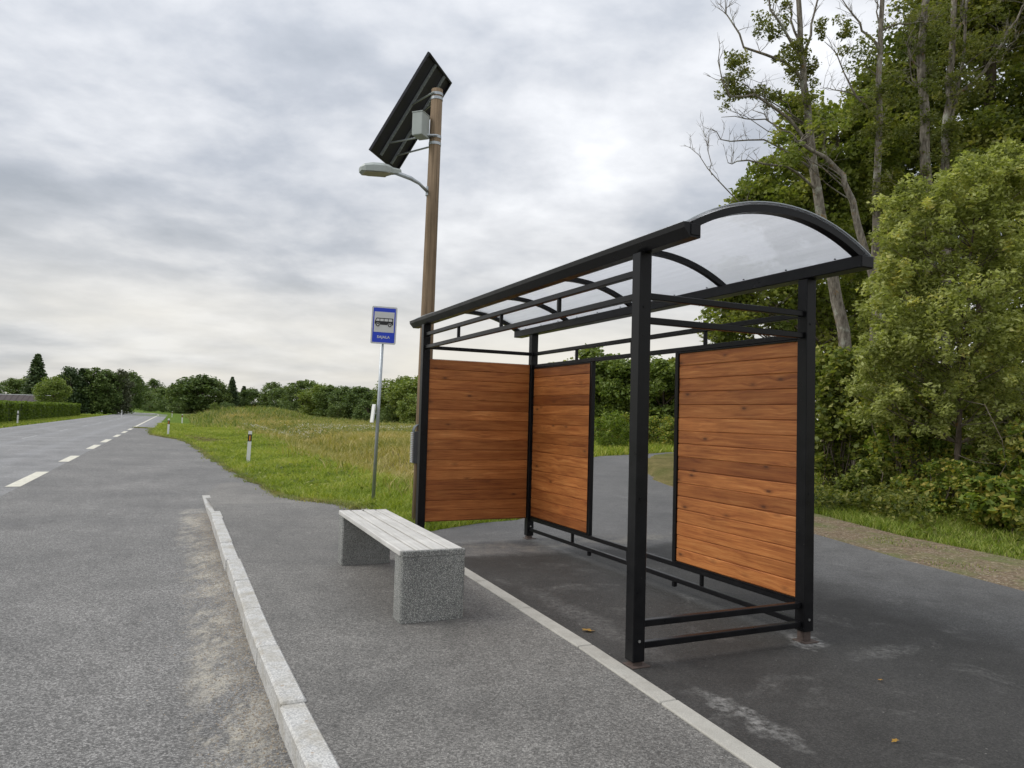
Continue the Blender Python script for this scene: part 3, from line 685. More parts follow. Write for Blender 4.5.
plate('blue_face', SW - .05, SH - .05, .0025, .004, MATS['sign_blue'], sb, r=.012)
plate('white_square', .345, .358, .0045, .006, MATS['sign_white'], sb, y=.055)
bus = MB(); K = 1.13
bus.prism([(x * K, y * K) for x, y in [(-.138, .005), (-.145, .03), (-.142, .055), (-.125, .105), (-.115, .112), (.128, .112), (.138, .105), (.138, .005)]], .0065, .008); bus.build('bus_picture', MATS['sign_black'], sb)
for x0, x1 in ((-.122, -.072), (-.062, -.008), (.002, .056), (.066, .122)): MB().prism([(x * K, y * K) for x, y in [(x0 + (.0 if x0 > -.1 else -.006), .062), (x1, .062), (x1, .098), (x0 + (0 if x0 > -.1 else .01), .098)]], .0085, .0095).build('bus_window', MATS['sign_white'], sb)
for xw in (-.095 * K, .088 * K):
    for r_, d, mt in ((.037, .0100, 'sign_white'), (.032, .0112, 'sign_black'), (.015, .0124, 'sign_white')):
        MB().prism([(xw + r_ * math.cos(a), .004 + r_ * math.sin(a)) for a in np.linspace(0, 2 * math.pi, 18)[:-1]], d - .001, d).build('bus_wheel', MATS[mt], sb)
fc = bpy.data.curves.new('stop_name', 'FONT'); fc.body = 'SAJALA'; fc.size = .062; fc.align_x = 'CENTER'; fc.space_character = 1.12; fc.offset = .002; fc.extrude = .0006
fo = bpy.data.objects.new('tmp_text', fc); COL.objects.link(fo)
dg = bpy.context.evaluated_depsgraph_get(); tm = bpy.data.meshes.new_from_object(fo.evaluated_get(dg)); bpy.data.objects.remove(fo)
to = link_mesh('stop_name', tm, None, sb); tm.materials.clear(); tm.materials.append(MATS['sign_white']); to.location = (0, -.228, .0055)
# timetable holder clamped to the post
hc = at_y(374.6, 413.5, SP[1]) - SP
th = MB().cbox((-.012, -.10, -.16), (.012, .10, .16), .004).build('timetable_holder', MATS['white_plastic'], sgn); th.location = tuple(hc + np.array([-.015, -.07, 0])); th.rotation_euler = (0, .10, .42)
MB().tube([hc + np.array([-.02, -.0, 0]), hc + np.array([.045, .0, 0])], .012, 6).build('clamp', MATS['galvanised'], sgn)

# ------------------------------------------------------------------ lighting pole with solar panel, lamp, battery box, litter bin
PB = np.array([-1.264, 10.323, -.03]); pole = empty('lighting_pole', tuple(PB))
tag(pole, 'tall round wooden pole behind the shelter carrying a solar panel and lamp', 'pole')
ptop = at_y(437.2, 90, PB[1]) - PB
MB().tube([np.array([0, 0, -.3]), ptop * .33, ptop * .66, ptop], [.108, .100, .091, .082], 20).build('wooden_post', MATS['pole_wood'], pole, True)
PT = lambda f: ptop * f
# solar panel, from its corners
A = np.array([-1.3256, 10.2463, 6.7606]) - PB; bdv = np.array([.24877, .96856, 0]); adv = np.array([-.51961, .13346, -.84392]); ndv = np.cross(bdv, adv)
if ndv[0] < 0: ndv = -ndv                      # towards the pole (the back of the module)
PM = Matrix(((bdv[0], adv[0], ndv[0], A[0]), (bdv[1], adv[1], ndv[1], A[1]), (bdv[2], adv[2], ndv[2], A[2]), (0, 0, 0, 1)))
PWd, PHt = .975, 1.64
sp = MB(); sp.box((.03, .03, -.012), (PWd - .03, PHt - .03, -.006)); spo = sp.build('solar_panel', MATS['panel_back'], pole); spo.matrix_local = PM
fr = MB()
for a, b in (((0, 0, -.02), (PWd, .03, .02)), ((0, PHt - .03, -.02), (PWd, PHt, .02)), ((0, .03, -.02), (.03, PHt - .03, .02)), ((PWd - .03, .03, -.02), (PWd, PHt - .03, .02))): fr.box(a, b)
fr.build('frame', MATS['panel_frame'], spo)
for i in range(6):
    for j in range(10):
        x0 = .036 + i * .1505; y0 = .036 + j * .157
        MB().box((x0, y0, -.0155), (x0 + .147, y0 + .153, -.0125)).build('solar_cell', MATS['cell_glass'], spo)
def rail_perf(x):
    mb = MB(); 
    for k in range(30):
        y0 = .06 + k * .051; mb.box((x - .011, y0, .022), (x + .011, y0 + .034, .030))
    mb.box((x - .018, .04, .004), (x - .012, PHt - .05, .034)); mb.box((x + .012, .04, .004), (x + .018, PHt - .05, .034)); return mb.build('mounting_rail', MATS['galvanised'], spo)
rail_perf(.30); rail_perf(.68)
def strut(a, b, r, name='strut', mat='galvanised', n=6): return MB().tube([a, b], r, n).build(name, MATS[mat], pole)
def panel_pt(x, y, z=.02): return A + bdv * x + adv * y + ndv * z
for f, x, y in ((.888, .30, 1.38), (.872, .68, 1.44), (.988, .30, .72), (.978, .68, .66)):
    q = PT(f); strut(panel_pt(x, y), q + np.array([-.03, -.10 if x < .5 else .06, 0]), .013)
    mb = MB(); mb.tube([q + np.array([0, 0, -.02]), q + np.array([0, 0, .02])], .100 - .012 * f, 18); mb.build('clamp_band', MATS['galvanised'], pole)
# battery box on the pole's road side
bc = at_y(420.8, 126, PB[1] - .14) - PB
bb = MB().cbox((-.082, -.11, -.165), (.082, .11, .165), .008).build('battery_box', MATS['grey_box'], pole); bb.location = tuple(bc + np.array([0, 0, 0])); bb.rotation_euler = (0, 0, -.38)
lid = MB().cbox((-.087, -.115, .160), (.087, .115, .176), .004).build('lid', MATS['grey_box'], bb)
strut(bc + np.array([.04, .02, -.12]), PT(.888) + np.array([.04, -.085, .0]), .016, 'bracket')
# lamp on a short angled arm
la = at_y(427.5, 190, PB[1] - .08) - PB; le_ = at_y(411, 178.5, PB[1] - .22) - PB; lh = at_y(391, 171, PB[1] - .32) - PB; lt = at_y(360, 168.5, PB[1] - .52) - PB
MB().tube([la + np.array([.0, .05, -.07]), la + np.array([0, .05, .06])], .035, 10).build('arm_socket', MATS['galvanised'], pole)
MB().tube([la + np.array([0, .03, -.02]), (la + le_) / 2 + np.array([0, 0, .01]), le_, le_ * .1 + lh * .9], [.022, .022, .03, .03], 10).build('arm', MATS['galvanised'], pole, True)
ax = lt - lh; LL = np.linalg.norm(ax); ax /= LL; sd_ = np.cross(ax, [0, 0, 1]); sd_ /= np.linalg.norm(sd_); upx = np.cross(sd_, ax)
def lamp_pt(k, w, z): return lh + ax * (k * LL) + sd_ * w + upx * z
prof = [(-.32, .035, .03, -.03), (-.05, .05, .045, -.04), (.08, .10, .066, -.05), (.28, .135, .08, -.055), (.65, .14, .078, -.055), (.9, .115, .055, -.05), (1.0, .06, .02, -.035)]
V = []; F = []
for k, w, zt, zb in prof: V += [lamp_pt(k, -w, zb), lamp_pt(k, -w, zt * .35), lamp_pt(k, -w * .55, zt), lamp_pt(k, w * .55, zt), lamp_pt(k, w, zt * .35), lamp_pt(k, w, zb)]
n_ = len(prof)
for i in range(n_ - 1):
    for j in range(6): F.append((i * 6 + j, i * 6 + (j + 1) % 6, (i + 1) * 6 + (j + 1) % 6, (i + 1) * 6 + j))
F += [tuple(range(6)), tuple((n_ - 1) * 6 + j for j in reversed(range(6)))]
lamp = MB().add(V, F).build('lamp_head', MATS['lamp_housing'], pole)
MB().add([lamp_pt(.12, -.115, -.062), lamp_pt(.12, .115, -.062), lamp_pt(.9, .10, -.062), lamp_pt(.9, -.10, -.062), lamp_pt(.12, -.115, -.036), lamp_pt(.12, .115, -.036), lamp_pt(.9, .10, -.036), lamp_pt(.9, -.10, -.036)],
         [(0, 3, 2, 1), (4, 5, 6, 7), (0, 1, 5, 4), (1, 2, 6, 5), (2, 3, 7, 6), (3, 0, 4, 7)]).build('lens', MATS['lamp_lens'], lamp)
# litter bin hung on the pole: grey body with round hood, perforated pale front towards the road
bn_c = at_y(416.0, 443, PB[1] - .17)
bn = empty('litter_bin', (bn_c[0], bn_c[1], bn_c[2] - .28), .30); tag(bn, 'small dark grey litter bin hung on the wooden pole behind the shelter', 'litter bin')
body = MB(); W_ = .095
body.cbox((-.045, -W_, 0), (.12, W_, .44), .006); body.build('body', MATS['bin_grey'], bn)
hood = MB(); hv = []
for k in range(13):
    a = math.pi * k / 12; hv.append((.03 - .075 * math.cos(a), .44 + .10 * math.sin(a)))
for (x0, z0), (x1, z1) in zip(hv[:-1], hv[1:]):
    hood.add([(x0, -W_, z0), (x1, -W_, z1), (x1, W_, z1), (x0, W_, z0), (x0 * .9 + .003, -W_, z0 - .006), (x1 * .9 + .003, -W_, z1 - .006), (x1 * .9 + .003, W_, z1 - .006), (x0 * .9 + .003, W_, z0 - .006)], [(0, 1, 2, 3), (4, 7, 6, 5), (0, 4, 5, 1), (2, 6, 7, 3)])
hood.build('hood', MATS['bin_grey'], bn)
pf = MB()
for k in range(17): pf.cbox((-.066, -W_ + .006, .01 + k * .025), (-.047, W_ - .006, .010 + k * .025 + .017), .002)
pf.build('perforated_front', MATS['bin_mesh'], bn)

# ------------------------------------------------------------------ roadside delineator posts
def delineator(P, label, h=1.0, cap=False, lean=0.0, rz=.3):
    d = empty('delineator_post', tuple(P), rz); tag(d, label, 'marker post', 'marker posts along the road'); d.rotation_euler = (0, lean, rz)
    tri = [(-.055, -.03), (.055, -.03), (.05, .012), (0, .045), (-.05, .012)]
    MB().prism(tri, -.1, h * .97).build('body', MATS['white_plastic'], d)
    tp = [(x * .92, y * .92) for x, y in tri]; MB().prism(tp, h * .97 + .0005, h).build('top', MATS['white_plastic'], d)
    if not cap:
        band = [(x * 1.05, y * 1.05) for x, y in tri]; MB().prism(band, h * .68, h * .90).build('black_band', MATS['black_plastic'], d)
        MB().box((-.017, -.037, h * .71), (.017, -.0325, h * .86)).build('reflector', MATS['reflector_orange'], d)
    else:
        band = [(x * 1.05, y * 1.05) for x, y in tri]; MB().prism(band, h * .70, h * .80).build('black_band', MATS['black_plastic'], d)
def gz(p): return np.array([p[0], p[1], float(height(p[0], p[1]))])
delineator(gz(on_z(248, 462.5, -.1)), 'nearest white marker post with orange reflector, on the green verge', 1.0, lean=.03)
delineator(gz(on_z(168, 436, -.13)), 'white marker post at the end of the bus bay taper', 1.0, lean=.01)
delineator(gz(on_z(182, 424, -.12)), 'white marker post further along the right verge, before the bush', .98)
delineator(gz(on_z(172, 417.2, -.12)), 'smallest and farthest white marker post on the right verge', .95)
delineator(gz(on_z(17.5, 424, -.12)), 'white marker post in front of the clipped hedge across the road', 1.05, True)
delineator(gz(on_z(121.5, 417, -.12)), 'white marker post beside the far clump of conifers across the road', 1.0, True)

# ------------------------------------------------------------------ vegetation
def leaf_arrays(C, size, r, up=.5, aspect=.55, jitter=.55, tint=None):
    """one folded leaf (two triangles) per centre"""
    n = len(C); d = r.normal(size=(n, 3)); d[:, 2] *= .6; d /= np.linalg.norm(d, axis=1)[:, None] + 1e-9
    nr = r.normal(size=(n, 3)); nr[:, 2] += up * 2; nr -= (nr * d).sum(1)[:, None] * d; nr /= np.linalg.norm(nr, axis=1)[:, None] + 1e-9
    w = np.cross(d, nr); L_ = (size * (1 + jitter * r.uniform(-1, 1, n)))[:, None]; W = L_ * aspect * .5
    base = C - d * L_ * .5; tip = C + d * L_ * .5
    mid = C - d * L_ * .08 
    a = mid + w * W + nr * W * .35; b = mid - w * W + nr * W * .35
    V = np.stack([base, a, tip, b], 1).reshape(-1, 3)
    i = np.arange(n)[:, None] * 4
    F = np.concatenate([i + np.array([[0, 1, 2]]), i + np.array([[0, 2, 3]])], 1).reshape(-1, 3)
    t_ = r.uniform(0, 1, n) if tint is None else tint
    return V, F, np.repeat(t_, 2)
def blobs(r, centres, rad, per, flat=.8):
    """leaf centres clumped round each cluster centre"""
    k = len(centres); q = r.normal(size=(k, per, 3)); q *= (r.uniform(0, 1, (k, per, 1)) ** .45) / (np.linalg.norm(q, axis=2, keepdims=True) + 1e-9)
    q[..., 2] *= flat; rr = np.broadcast_to(np.asarray(rad), (k,)) * r.uniform(.65, 1.3, k)
    return (centres[:, None, :] + q * rr[:, None, None]).reshape(-1, 3)
def ellipsoid(r, c, rad, n, shell=.35):
    q = r.normal(size=(n, 3)); q /= np.linalg.norm(q, axis=1)[:, None]; q *= (shell + (1 - shell) * r.uniform(0, 1, n) ** .5)[:, None]
    return np.asarray(c) + q * np.asarray(rad)
def curved(a, b, r, sag=.12, n=5):
    a = np.asarray(a, float); b = np.asarray(b, float); k = np.linspace(0, 1, n)[:, None]; L_ = np.linalg.norm(b - a)
    off = r.normal(size=3) * L_ * sag; off[2] = abs(off[2]) * .6
    wob = r.normal(size=(n, 3)) * L_ * .025; wob[0] = 0
    return a + (b - a) * k + off * (4 * k * (1 - k)) * .5 + wob
def twigs(mb, r, pts, n, length, rad, up=.8, sub=2):
    pts = np.asarray(pts)
    for _ in range(n):
        f = r.uniform(.35, 1) * (len(pts) - 1); i = min(int(f), len(pts) - 2); p = pts[i] + (pts[i + 1] - pts[i]) * (f - i)
        d = r.normal(size=3); d[2] = abs(d[2]) * up + .25; d /= np.linalg.norm(d); L_ = length * r.uniform(.5, 1.3)
        q = curved(p, p + d * L_, r, .18, 4); mb.tube(q, np.linspace(rad, rad * .25, 4), 4, False)
        for _ in range(sub):
            a = q[r.integers(1, 3)]; e = d + r.normal(size=3) * .6; e[2] += .3; e /= np.linalg.norm(e); L2 = L_ * r.uniform(.3, .6)
            mb.tube(curved(a, a + e * L2, r, .15, 3), np.linspace(rad * .6, rad * .2, 3), 4, False)
def make_tree(name, label, cat, trunk, r0, r1, clusters, crad, per, lsize, leafm, barkm, seed, limb_r=.03, nlimb=None, extra=None, group=None, sides=9, aspect=.55, up=.5, flat=.8, attach=.35):
    """trunk: world points from the base up; clusters: world centres of leaf clumps, each carried by a limb"""
    r = np.random.default_rng(seed); trunk = np.asarray(trunk, float); base = trunk[0].copy()
    root = empty(name, tuple(base)); tag(root, label, cat, group)
    T = trunk - base; k = np.linspace(0, 1, 22); idx = np.linspace(0, 1, len(T))
    TP = np.stack([np.interp(k, idx, T[:, j]) for j in range(3)], 1); Hh = max(TP[-1][2], .1)
    for _ in range(2): TP[1:-1] = (TP[:-2] + 2 * TP[1:-1] + TP[2:]) / 4
    TP[1:] += r.normal(size=(21, 3)) * np.array([1, 1, 0]) * r0 * .15
    TP = np.vstack([TP[0] - np.array([0, 0, .3]), TP]); rr = np.interp(np.linspace(0, 1, 23), [0, .06, 1], [r0 * 1.35, r0, r1])
    MB().tube(TP, rr, sides).build('trunk', MATS[barkm], root, True)
    C = np.asarray(clusters) - base if len(clusters) else np.zeros((0, 3))
    lim = MB(); lim.tube(TP[1:], rr[1:] * .5, 5)
    sel = r.permutation(len(C))[:nlimb if nlimb is not None else len(C)]
    for i in sel:
        c = C[i]; dz = np.linalg.norm(c[:2] - TP[:, :2], axis=1) * .7
        cand = np.where((TP[:, 2] > Hh * attach * .6) & (TP[:, 2] < c[2] - dz * .3))[0]
        j = cand[np.argmin(np.abs(TP[cand, 2] - (c[2] - dz[cand])))] if len(cand) else max(2, int(len(TP) * .3))
        L_ = np.linalg.norm(c - TP[j]); q = curved(TP[j], c, r, .12, 6); lr = min(limb_r * (.4 + .25 * L_), rr[j] * .6)
        lim.tube(q, np.linspace(lr, lr * .22, 6), 5, False); twigs(lim, r, q, 2, L_ * .3, lr * .35, .6, 1)
    if extra is not None: extra(lim, r, TP, base)
    if lim.v: lim.build('limbs', MATS['twig' if barkm != 'bark_grey' else 'bark_grey'], root, True)
    if len(C):
        P = blobs(r, C, crad, per, flat); ct = np.repeat(r.uniform(0, 1, len(C)), per)
        V, F, t_ = leaf_arrays(P, lsize, r, up, aspect, tint=.55 * ct + .45 * r.uniform(0, 1, len(P)))
        link_mesh('crown', np_mesh('crown', V, F, t_), MATS[leafm], root)
    return root
def px(u, v, Y): return at_y(u, v, Y)
def pathpx(pts, Y, u0, zb=.1): 
    return [base_at(u0, Y, zb)] + [px(u, v, Y) for u, v in pts]
def clus(r, regs):
    return np.vstack([ellipsoid(r, px(u, v, Y), (ru * Y / FPX, rd, rv * Y / FPX), n, .3) for u, v, Y, ru, rv, rd, n in regs])
rw = np.random.default_rng(21)

# -- the wood at the right
def dead_limbs(specs, nt=10, tl=.5):
    def f(lim, r, TP, base):
        for pts, Y, rad in specs:
            q = np.array([px(u, v, Y + dy) for u, v, dy in pts]) - base
            dn = np.linalg.norm(TP - q[0], axis=1)
            if dn.min() < .6: q[0] = TP[dn.argmin()]
            kk = np.linspace(0, 1, 9); ii = np.linspace(0, 1, len(q)); q = np.stack([np.interp(kk, ii, q[:, j]) for j in range(3)], 1); q[1:] += r.normal(size=(8, 3)) * .025
            lim.tube(q, np.linspace(rad * .8, rad * .2, 9), 6, False); twigs(lim, r, q, int(nt * 1.3), tl * 1.1, max(.0055, rad * .17), 1.5, 3)
    return f
t1 = make_tree('ash_tree', 'half dead lichen grey tree with bare twigs reaching left over the shelter roof', 'tree',
    pathpx([(845, 330), (832, 270), (820, 215), (813, 160), (806, 100), (801, 50), (798, 0), (795, -80)], 16, 858), .145, .04,
    clus(rw, [(735, 65, 16, 15.0, 20.0, 0.3, 17), (728, 92, 16, 12.5, 17.5, 0.3, 13), (770, 20, 16, 22.5, 25.0, 0.3, 17), (790, 60, 16, 17.5, 25.0, 0.4, 22), (835, 30, 16, 18.75, 17.5, 0.4, 13), (760, 95, 16, 27.5, 10.0, 0.3, 17), (806, 85, 16, 11.25, 37.5, 0.3, 22)]),
    .15, 60, .065, 'leaf_ivy', 'bark_grey', 31, .02, 14,
    dead_limbs([([(814, 150, 0), (790, 118, -.1), (755, 95, -.2), (728, 98, -.3), (716, 60, -.3)], 16, .055), ([(806, 92, 0), (785, 62, 0), (745, 48, .1), (733, 22, .1), (724, 0, .2)], 16, .05),
                ([(800, 55, 0), (785, 30, -.2), (770, 5, -.3), (765, -20, -.3)], 16, .05), ([(802, 60, 0), (792, 20, .2), (785, -15, .3)], 16, .045), ([(803, 60, 0), (815, 10, .3), (822, -30, .4)], 16, .045),
                ([(820, 185, 0), (790, 168, -.3), (740, 162, -.5), (728, 164, -.5)], 16, .04), ([(816, 170, 0), (770, 142, 0), (725, 140, .1), (712, 128, .1)], 16, .032), ([(812, 140, 0), (765, 120, .2), (722, 118, .2)], 16, .03),
                ([(822, 232, 0), (790, 222, .1), (755, 215, .2), (735, 200, .2), (712, 175, .1), (702, 160, .1), (690, 148, .2)], 16, .028), ([(712, 175, .1), (708, 150, .1), (703, 132, .1)], 16, .014)], 9, .42))
t2 = make_tree('leaning_tree', 'slender orange lichened tree whose stem leans left just above the roof edge', 'tree',
    pathpx([(885, 330), (872, 275), (862, 240), (852, 205), (845, 180), (836, 165), (820, 155), (800, 142)], 15, 900), .10, .035,
    clus(rw, [(790, 150, 15, 30, 18, .5, 8), (830, 120, 15, 20, 20, .5, 6)]), .22, 60, .10, 'leaf_mid', 'bark_grey', 32, .018, 8,
    dead_limbs([([(845, 182, 0), (832, 168, 0), (826, 158, 0), (822, 145, .1)], 15, .016), ([(800, 142, 0), (775, 125, 0), (750, 108, .1)], 15, .028)], 6, .3))
t3 = make_tree('ash_tree', 'straight pale trunk rising right of the roof arch, bare branches at its top', 'tree',
    pathpx([(874, 380), (873, 300), (875, 240), (877, 180), (878, 120), (880, 60), (883, 0), (886, -70)], 16.5, 876), .118, .04,
    clus(rw, [(877, 150, 16.45, 8, 95, .22, 30), (862, 55, 16.5, 20, 22, .5, 12), (890, 95, 16.5, 18, 30, .5, 10), (860, 120, 16.5, 18, 20, .5, 8)]), .20, 60, .07, 'leaf_ivy', 'bark_grey', 33, .02, 12,
    dead_limbs([([(880, 55, 0), (866, 30, 0), (852, 14, .1), (840, -5, .2)], 16.5, .045), ([(880, 40, 0), (900, 22, 0), (925, 22, .1)], 16.5, .035), ([(878, 120, 0), (850, 85, 0), (838, 60, .1), (826, 40, .2)], 16.5, .035), ([(882, 30, 0), (874, -10, 0)], 16.5, .03), ([(878, 105, 0), (848, 92, 0), (820, 88, .2)], 16.5, .03)], 9, .5))
t4 = make_tree('ash_tree', 'thick lichened trunk with orange patches, left of two close parallel trunks', 'tree',
    pathpx([(931, 330), (928, 230), (925, 170), (924, 120), (922, 70), (922, 30), (928, -10), (932, -80)], 17, 934), .145, .07,
    clus(rw, [(925, 95, 16.95, 11, 100, .28, 40), (900, 25, 17, 20, 20, .6, 8), (915, 130, 17, 16, 22, .4, 12), (935, 40, 17, 12, 30, .5, 8)]), .20, 60, .07, 'leaf_ivy', 'bark_grey', 34, .02, 10,
    dead_limbs([([(923, 80, 0), (912, 60, -.1), (908, 40, -.1), (918, 20, -.1)], 17, .035), ([(923, 100, 0), (915, 85, 0), (910, 60, 0)], 17, .03)], 12, .5))
t5 = make_tree('ash_tree', 'forked grey trunk with upright whippy branches, right of two parallel trunks', 'tree',
    pathpx([(946, 330), (944, 230), (944, 175), (946, 125), (950, 80), (953, 30), (955, -10), (957, -80)], 17.6, 948), .125, .05,
    clus(rw, [(948, 100, 17.5, 10, 90, .25, 34), (975, 55, 17.5, 26, 50, .5, 26), (962, 85, 17.6, 18, 18, .5, 12), (990, 30, 17.6, 30, 30, .8, 10), (950, 20, 17.6, 15, 30, .5, 6)]), .20, 60, .07, 'leaf_ivy', 'bark_grey', 35, .02, 10,
    dead_limbs([([(945, 130, 0), (955, 105, 0), (964, 60, .1), (968, 0, .1), (970, -40, .1)], 17.6, .075), ([(958, 95, 0), (985, 70, 0), (1000, 45, 0), (1015, 20, 0), (1030, 0, 0)], 17.6, .065), ([(952, 50, 0), (962, 20, 0), (966, -20, 0)], 17.6, .05), ([(966, 80, 0), (1000, 60, .2), (1020, 30, .2)], 17.6, .03)], 12, .6))
make_tree('maple_tree', 'broad leafed tree filling the gap behind the half dead tree and roof arch', 'tree',
    pathpx([(830, 380), (835, 300), (838, 220), (836, 170), (838, 140)], 18.5, 826), .16, .05,
    clus(rw, [(845, 150, 18.5, 55, 55, 1.3, 80), (790, 190, 18.5, 60, 32, 1.2, 50), (765, 205, 18.2, 38, 22, .9, 24), (800, 120, 18.5, 22, 24, .8, 16), (820, 260, 18.5, 60, 60, 1.3, 60), (760, 320, 18.5, 55, 42, 1.2, 60), (870, 330, 18.5, 60, 50, 1.3, 50), (735, 285, 18, 25, 22, .8, 14)]),
    .40, 150, .105, 'leaf_mid', 'bark_brown', 41, .03, 90, aspect=.8)
make_tree('maple_tree', 'large dark green tree closing the top right corner behind the trunks', 'tree',
    pathpx([(985, 330), (985, 200), (990, 100), (992, 0), (995, -60)], 20.5, 985), .24, .08,
    clus(rw, [(1000, 60, 20.5, 75, 95, 1.8, 120), (960, 10, 20.5, 55, 50, 1.6, 60), (1030, -10, 20, 60, 60, 1.6, 60), (985, 170, 20, 85, 60, 1.6, 80), (1040, 140, 20, 50, 70, 1.6, 60)]),
    .55, 170, .115, 'leaf_dark', 'bark_brown', 42, .03, 80, aspect=.75)
make_tree('maple_tree', 'dark leafy tree between the two pairs of bare trunks, reaching mid height', 'tree',
    pathpx([(905, 330), (902, 220), (900, 120), (900, 70)], 21, 908), .18, .06,
    clus(rw, [(895, 120, 21, 45, 55, 1.5, 70), (912, 60, 21, 32, 35, 1.2, 34), (900, 230, 21, 60, 70, 1.6, 80), (860, 200, 20.5, 30, 60, 1.2, 40), (870, 90, 20.5, 16, 22, .9, 10)]),
    .5, 150, .115, 'leaf_dark', 'bark_brown', 43, .03, 60, aspect=.75)
# backing trees deep in the wood
for i, (u, v, Y, ru, rv, n, lab) in enumerate([(850, 300, 25, 75, 130, 90, 'shaded backing tree deepest in the wood behind the roof arch'), (950, 260, 26, 95, 190, 130, 'shaded backing tree deepest in the wood behind the paired trunks'), (1050, 240, 25, 90, 230, 130, 'shaded backing tree deepest in the wood at the right picture edge')]):
    make_tree('backing_tree', lab, 'tree', pathpx([(u, v + rv * .4), (u + 5, v), (u, v - rv * .7)], Y, u), .2, .05, clus(rw, [(u, v, Y, ru, rv, 2.2, n)]), .8, 95, .22, 'leaf_dark', 'bark_brown', 50 + i, .03, 30, aspect=.8, group='trees deep in the wood')
# pale willow-like young tree in front
def willow_extra(lim, r, TP, base):
    for pts, Y, rad in [([(955, 455, 0), (960, 400, 0), (958, 380, .1)], 12.6, .02), ([(966, 330, 0), (985, 300, 0), (1010, 290, .1), (1030, 280, .1)], 12.4, .02), ([(964, 360, 0), (945, 310, 0), (930, 270, .1), (925, 230, .2)], 12.5, .022), ([(968, 300, 0), (990, 250, 0), (1005, 200, 0)], 12.6, .02), ([(962, 390, 0), (1000, 370, -.2), (1025, 350, -.2)], 12.4, .014), ([(962, 400, 0), (985, 405, -.4), (1002, 440, -.5), (1006, 465, -.5), (992, 488, -.5)], 12.2, .009), ([(958, 455, 0), (975, 462, -.3), (1003, 465, -.4)], 12.3, .008), ([(962, 425, 0), (1000, 422, -.3), (1024, 425, -.4)], 12.3, .008)]:
        q = np.array([px(u, v, Y + dy) for u, v, dy in pts]) - base; lim.tube(q, np.linspace(rad, rad * .35, len(q)), 6, False); twigs(lim, r, q, 5, .35, rad * .3, .8, 2)
make_tree('willow_tree', 'pale yellow green young willow in front of the wood at the right edge', 'tree',
    pathpx([(957, 450), (960, 400), (965, 340), (969, 290), (972, 240), (975, 200)], 12.6, 953), .052, .016,
    clus(rw, [(950, 240, 12.6, 70, 66, 0.9, 149), (985, 185, 12.6, 55, 36, 0.8, 81), (1015, 235, 12.5, 48, 75, 0.9, 115), (900, 300, 12.7, 38, 60, 0.8, 81), (915, 215, 12.8, 40, 36, 0.7, 54), (960, 340, 12.4, 75, 52, 0.9, 115), (1015, 360, 12.3, 40, 55, 0.8, 68), (892, 350, 12.6, 34, 34, 0.6, 45), (1010, 170, 12.4, 30, 26, 0.6, 27), (1005, 410, 12.3, 38, 50, 0.8, 40), (925, 400, 12.5, 40, 40, 0.7, 36), (880, 395, 12.9, 30, 40, 0.6, 27), (965, 300, 11.9, 30, 40, 0.5, 19), (1020, 300, 11.8, 26, 50, 0.5, 19), (905, 255, 12.2, 20, 30, 0.4, 11)]),
    .17, 82, .072, 'leaf_willow', 'bark_brown', 61, .014, 120, willow_extra, aspect=.5, up=.4, sides=8, flat=.95)
# understorey shrubs: separate bushes, each on its own stems
def shrub(label, u, Y, clr, crad, per, lsize, mat, seed, name='shrub', aspect=.62, group='shrubs along the edge of the wood'):
    r = np.random.default_rng(seed); b = base_at(u, Y, .0); b[2] = float(height(b[0], b[1]))
    C = clus(r, clr); C = C[C[:, 2] > b[2] + .08]
    root = empty(name, tuple(b)); tag(root, label, 'shrub', group); st_ = MB()
    for i in r.permutation(len(C))[:max(8, len(C) // 2)]:
        o = np.array([r.normal() * .12, r.normal() * .12, -.1]); q = curved(o, C[i] - b, r, .15, 5); st_.tube(q, np.linspace(.016, .005, 5), 4, False)
    st_.build('stems', MATS['twig'], root, True)
    P = blobs(r, C, crad, per) - b; P = P[P[:, 2] > .02]; V, F, t_ = leaf_arrays(P, lsize, r, .6, aspect); link_mesh('leaves', np_mesh('leaves', V, F, t_), MATS[mat], root)
shrub('tall leafy bush right beside the shelter rear post', 842, 15, [(842, 430, 15, 34, 62, .8, 60), (838, 380, 15, 26, 34, .7, 26)], .3, 115, .105, 'leaf_mid', 71, aspect=.75)
shrub('dark bush with deep shade below, behind the tall leafy bush', 880, 16.5, [(880, 440, 16.5, 50, 70, .9, 75), (900, 380, 16.5, 40, 40, .9, 30)], .34, 110, .115, 'leaf_dark', 72)
shrub('yellowing mixed bush left of the slim willow stem', 915, 13.4, [(915, 455, 13.4, 40, 58, .7, 70), (905, 400, 13.6, 36, 44, .7, 40)], .24, 105, .085, 'leaf_shrub', 73)
shrub('low bramble tangle at the foot of the slim willow stem', 935, 12.3, [(920, 500, 12.4, 30, 26, .5, 24), (955, 495, 12.2, 34, 36, .5, 34), (985, 480, 12.4, 26, 34, .4, 22)], .18, 100, .075, 'leaf_shrub', 74)
shrub('dark undergrowth bush behind the arching bare twig', 995, 14.3, [(995, 430, 14.3, 60, 66, .9, 80), (1030, 380, 14.3, 45, 60, .8, 45)], .3, 105, .10, 'leaf_dark', 75)
shrub('raspberry bush with big bright leaves at the lower right edge', 1000, 10.9, [(1000, 505, 10.9, 36, 26, .4, 40), (1020, 535, 10.6, 26, 20, .3, 24)], .15, 70, .105, 'leaf_shrub', 76, aspect=.75)
shrub('small leafy sapling clump against the gravel left of the brambles', 868, 13.3, [(872, 485, 13.3, 30, 22, .4, 26)], .17, 90, .08, 'leaf_mid', 77)
shrub('right edge bush under the willow foliage', 1035, 11.8, [(1035, 470, 11.8, 30, 50, .5, 40)], .22, 100, .09, 'leaf_shrub', 78)

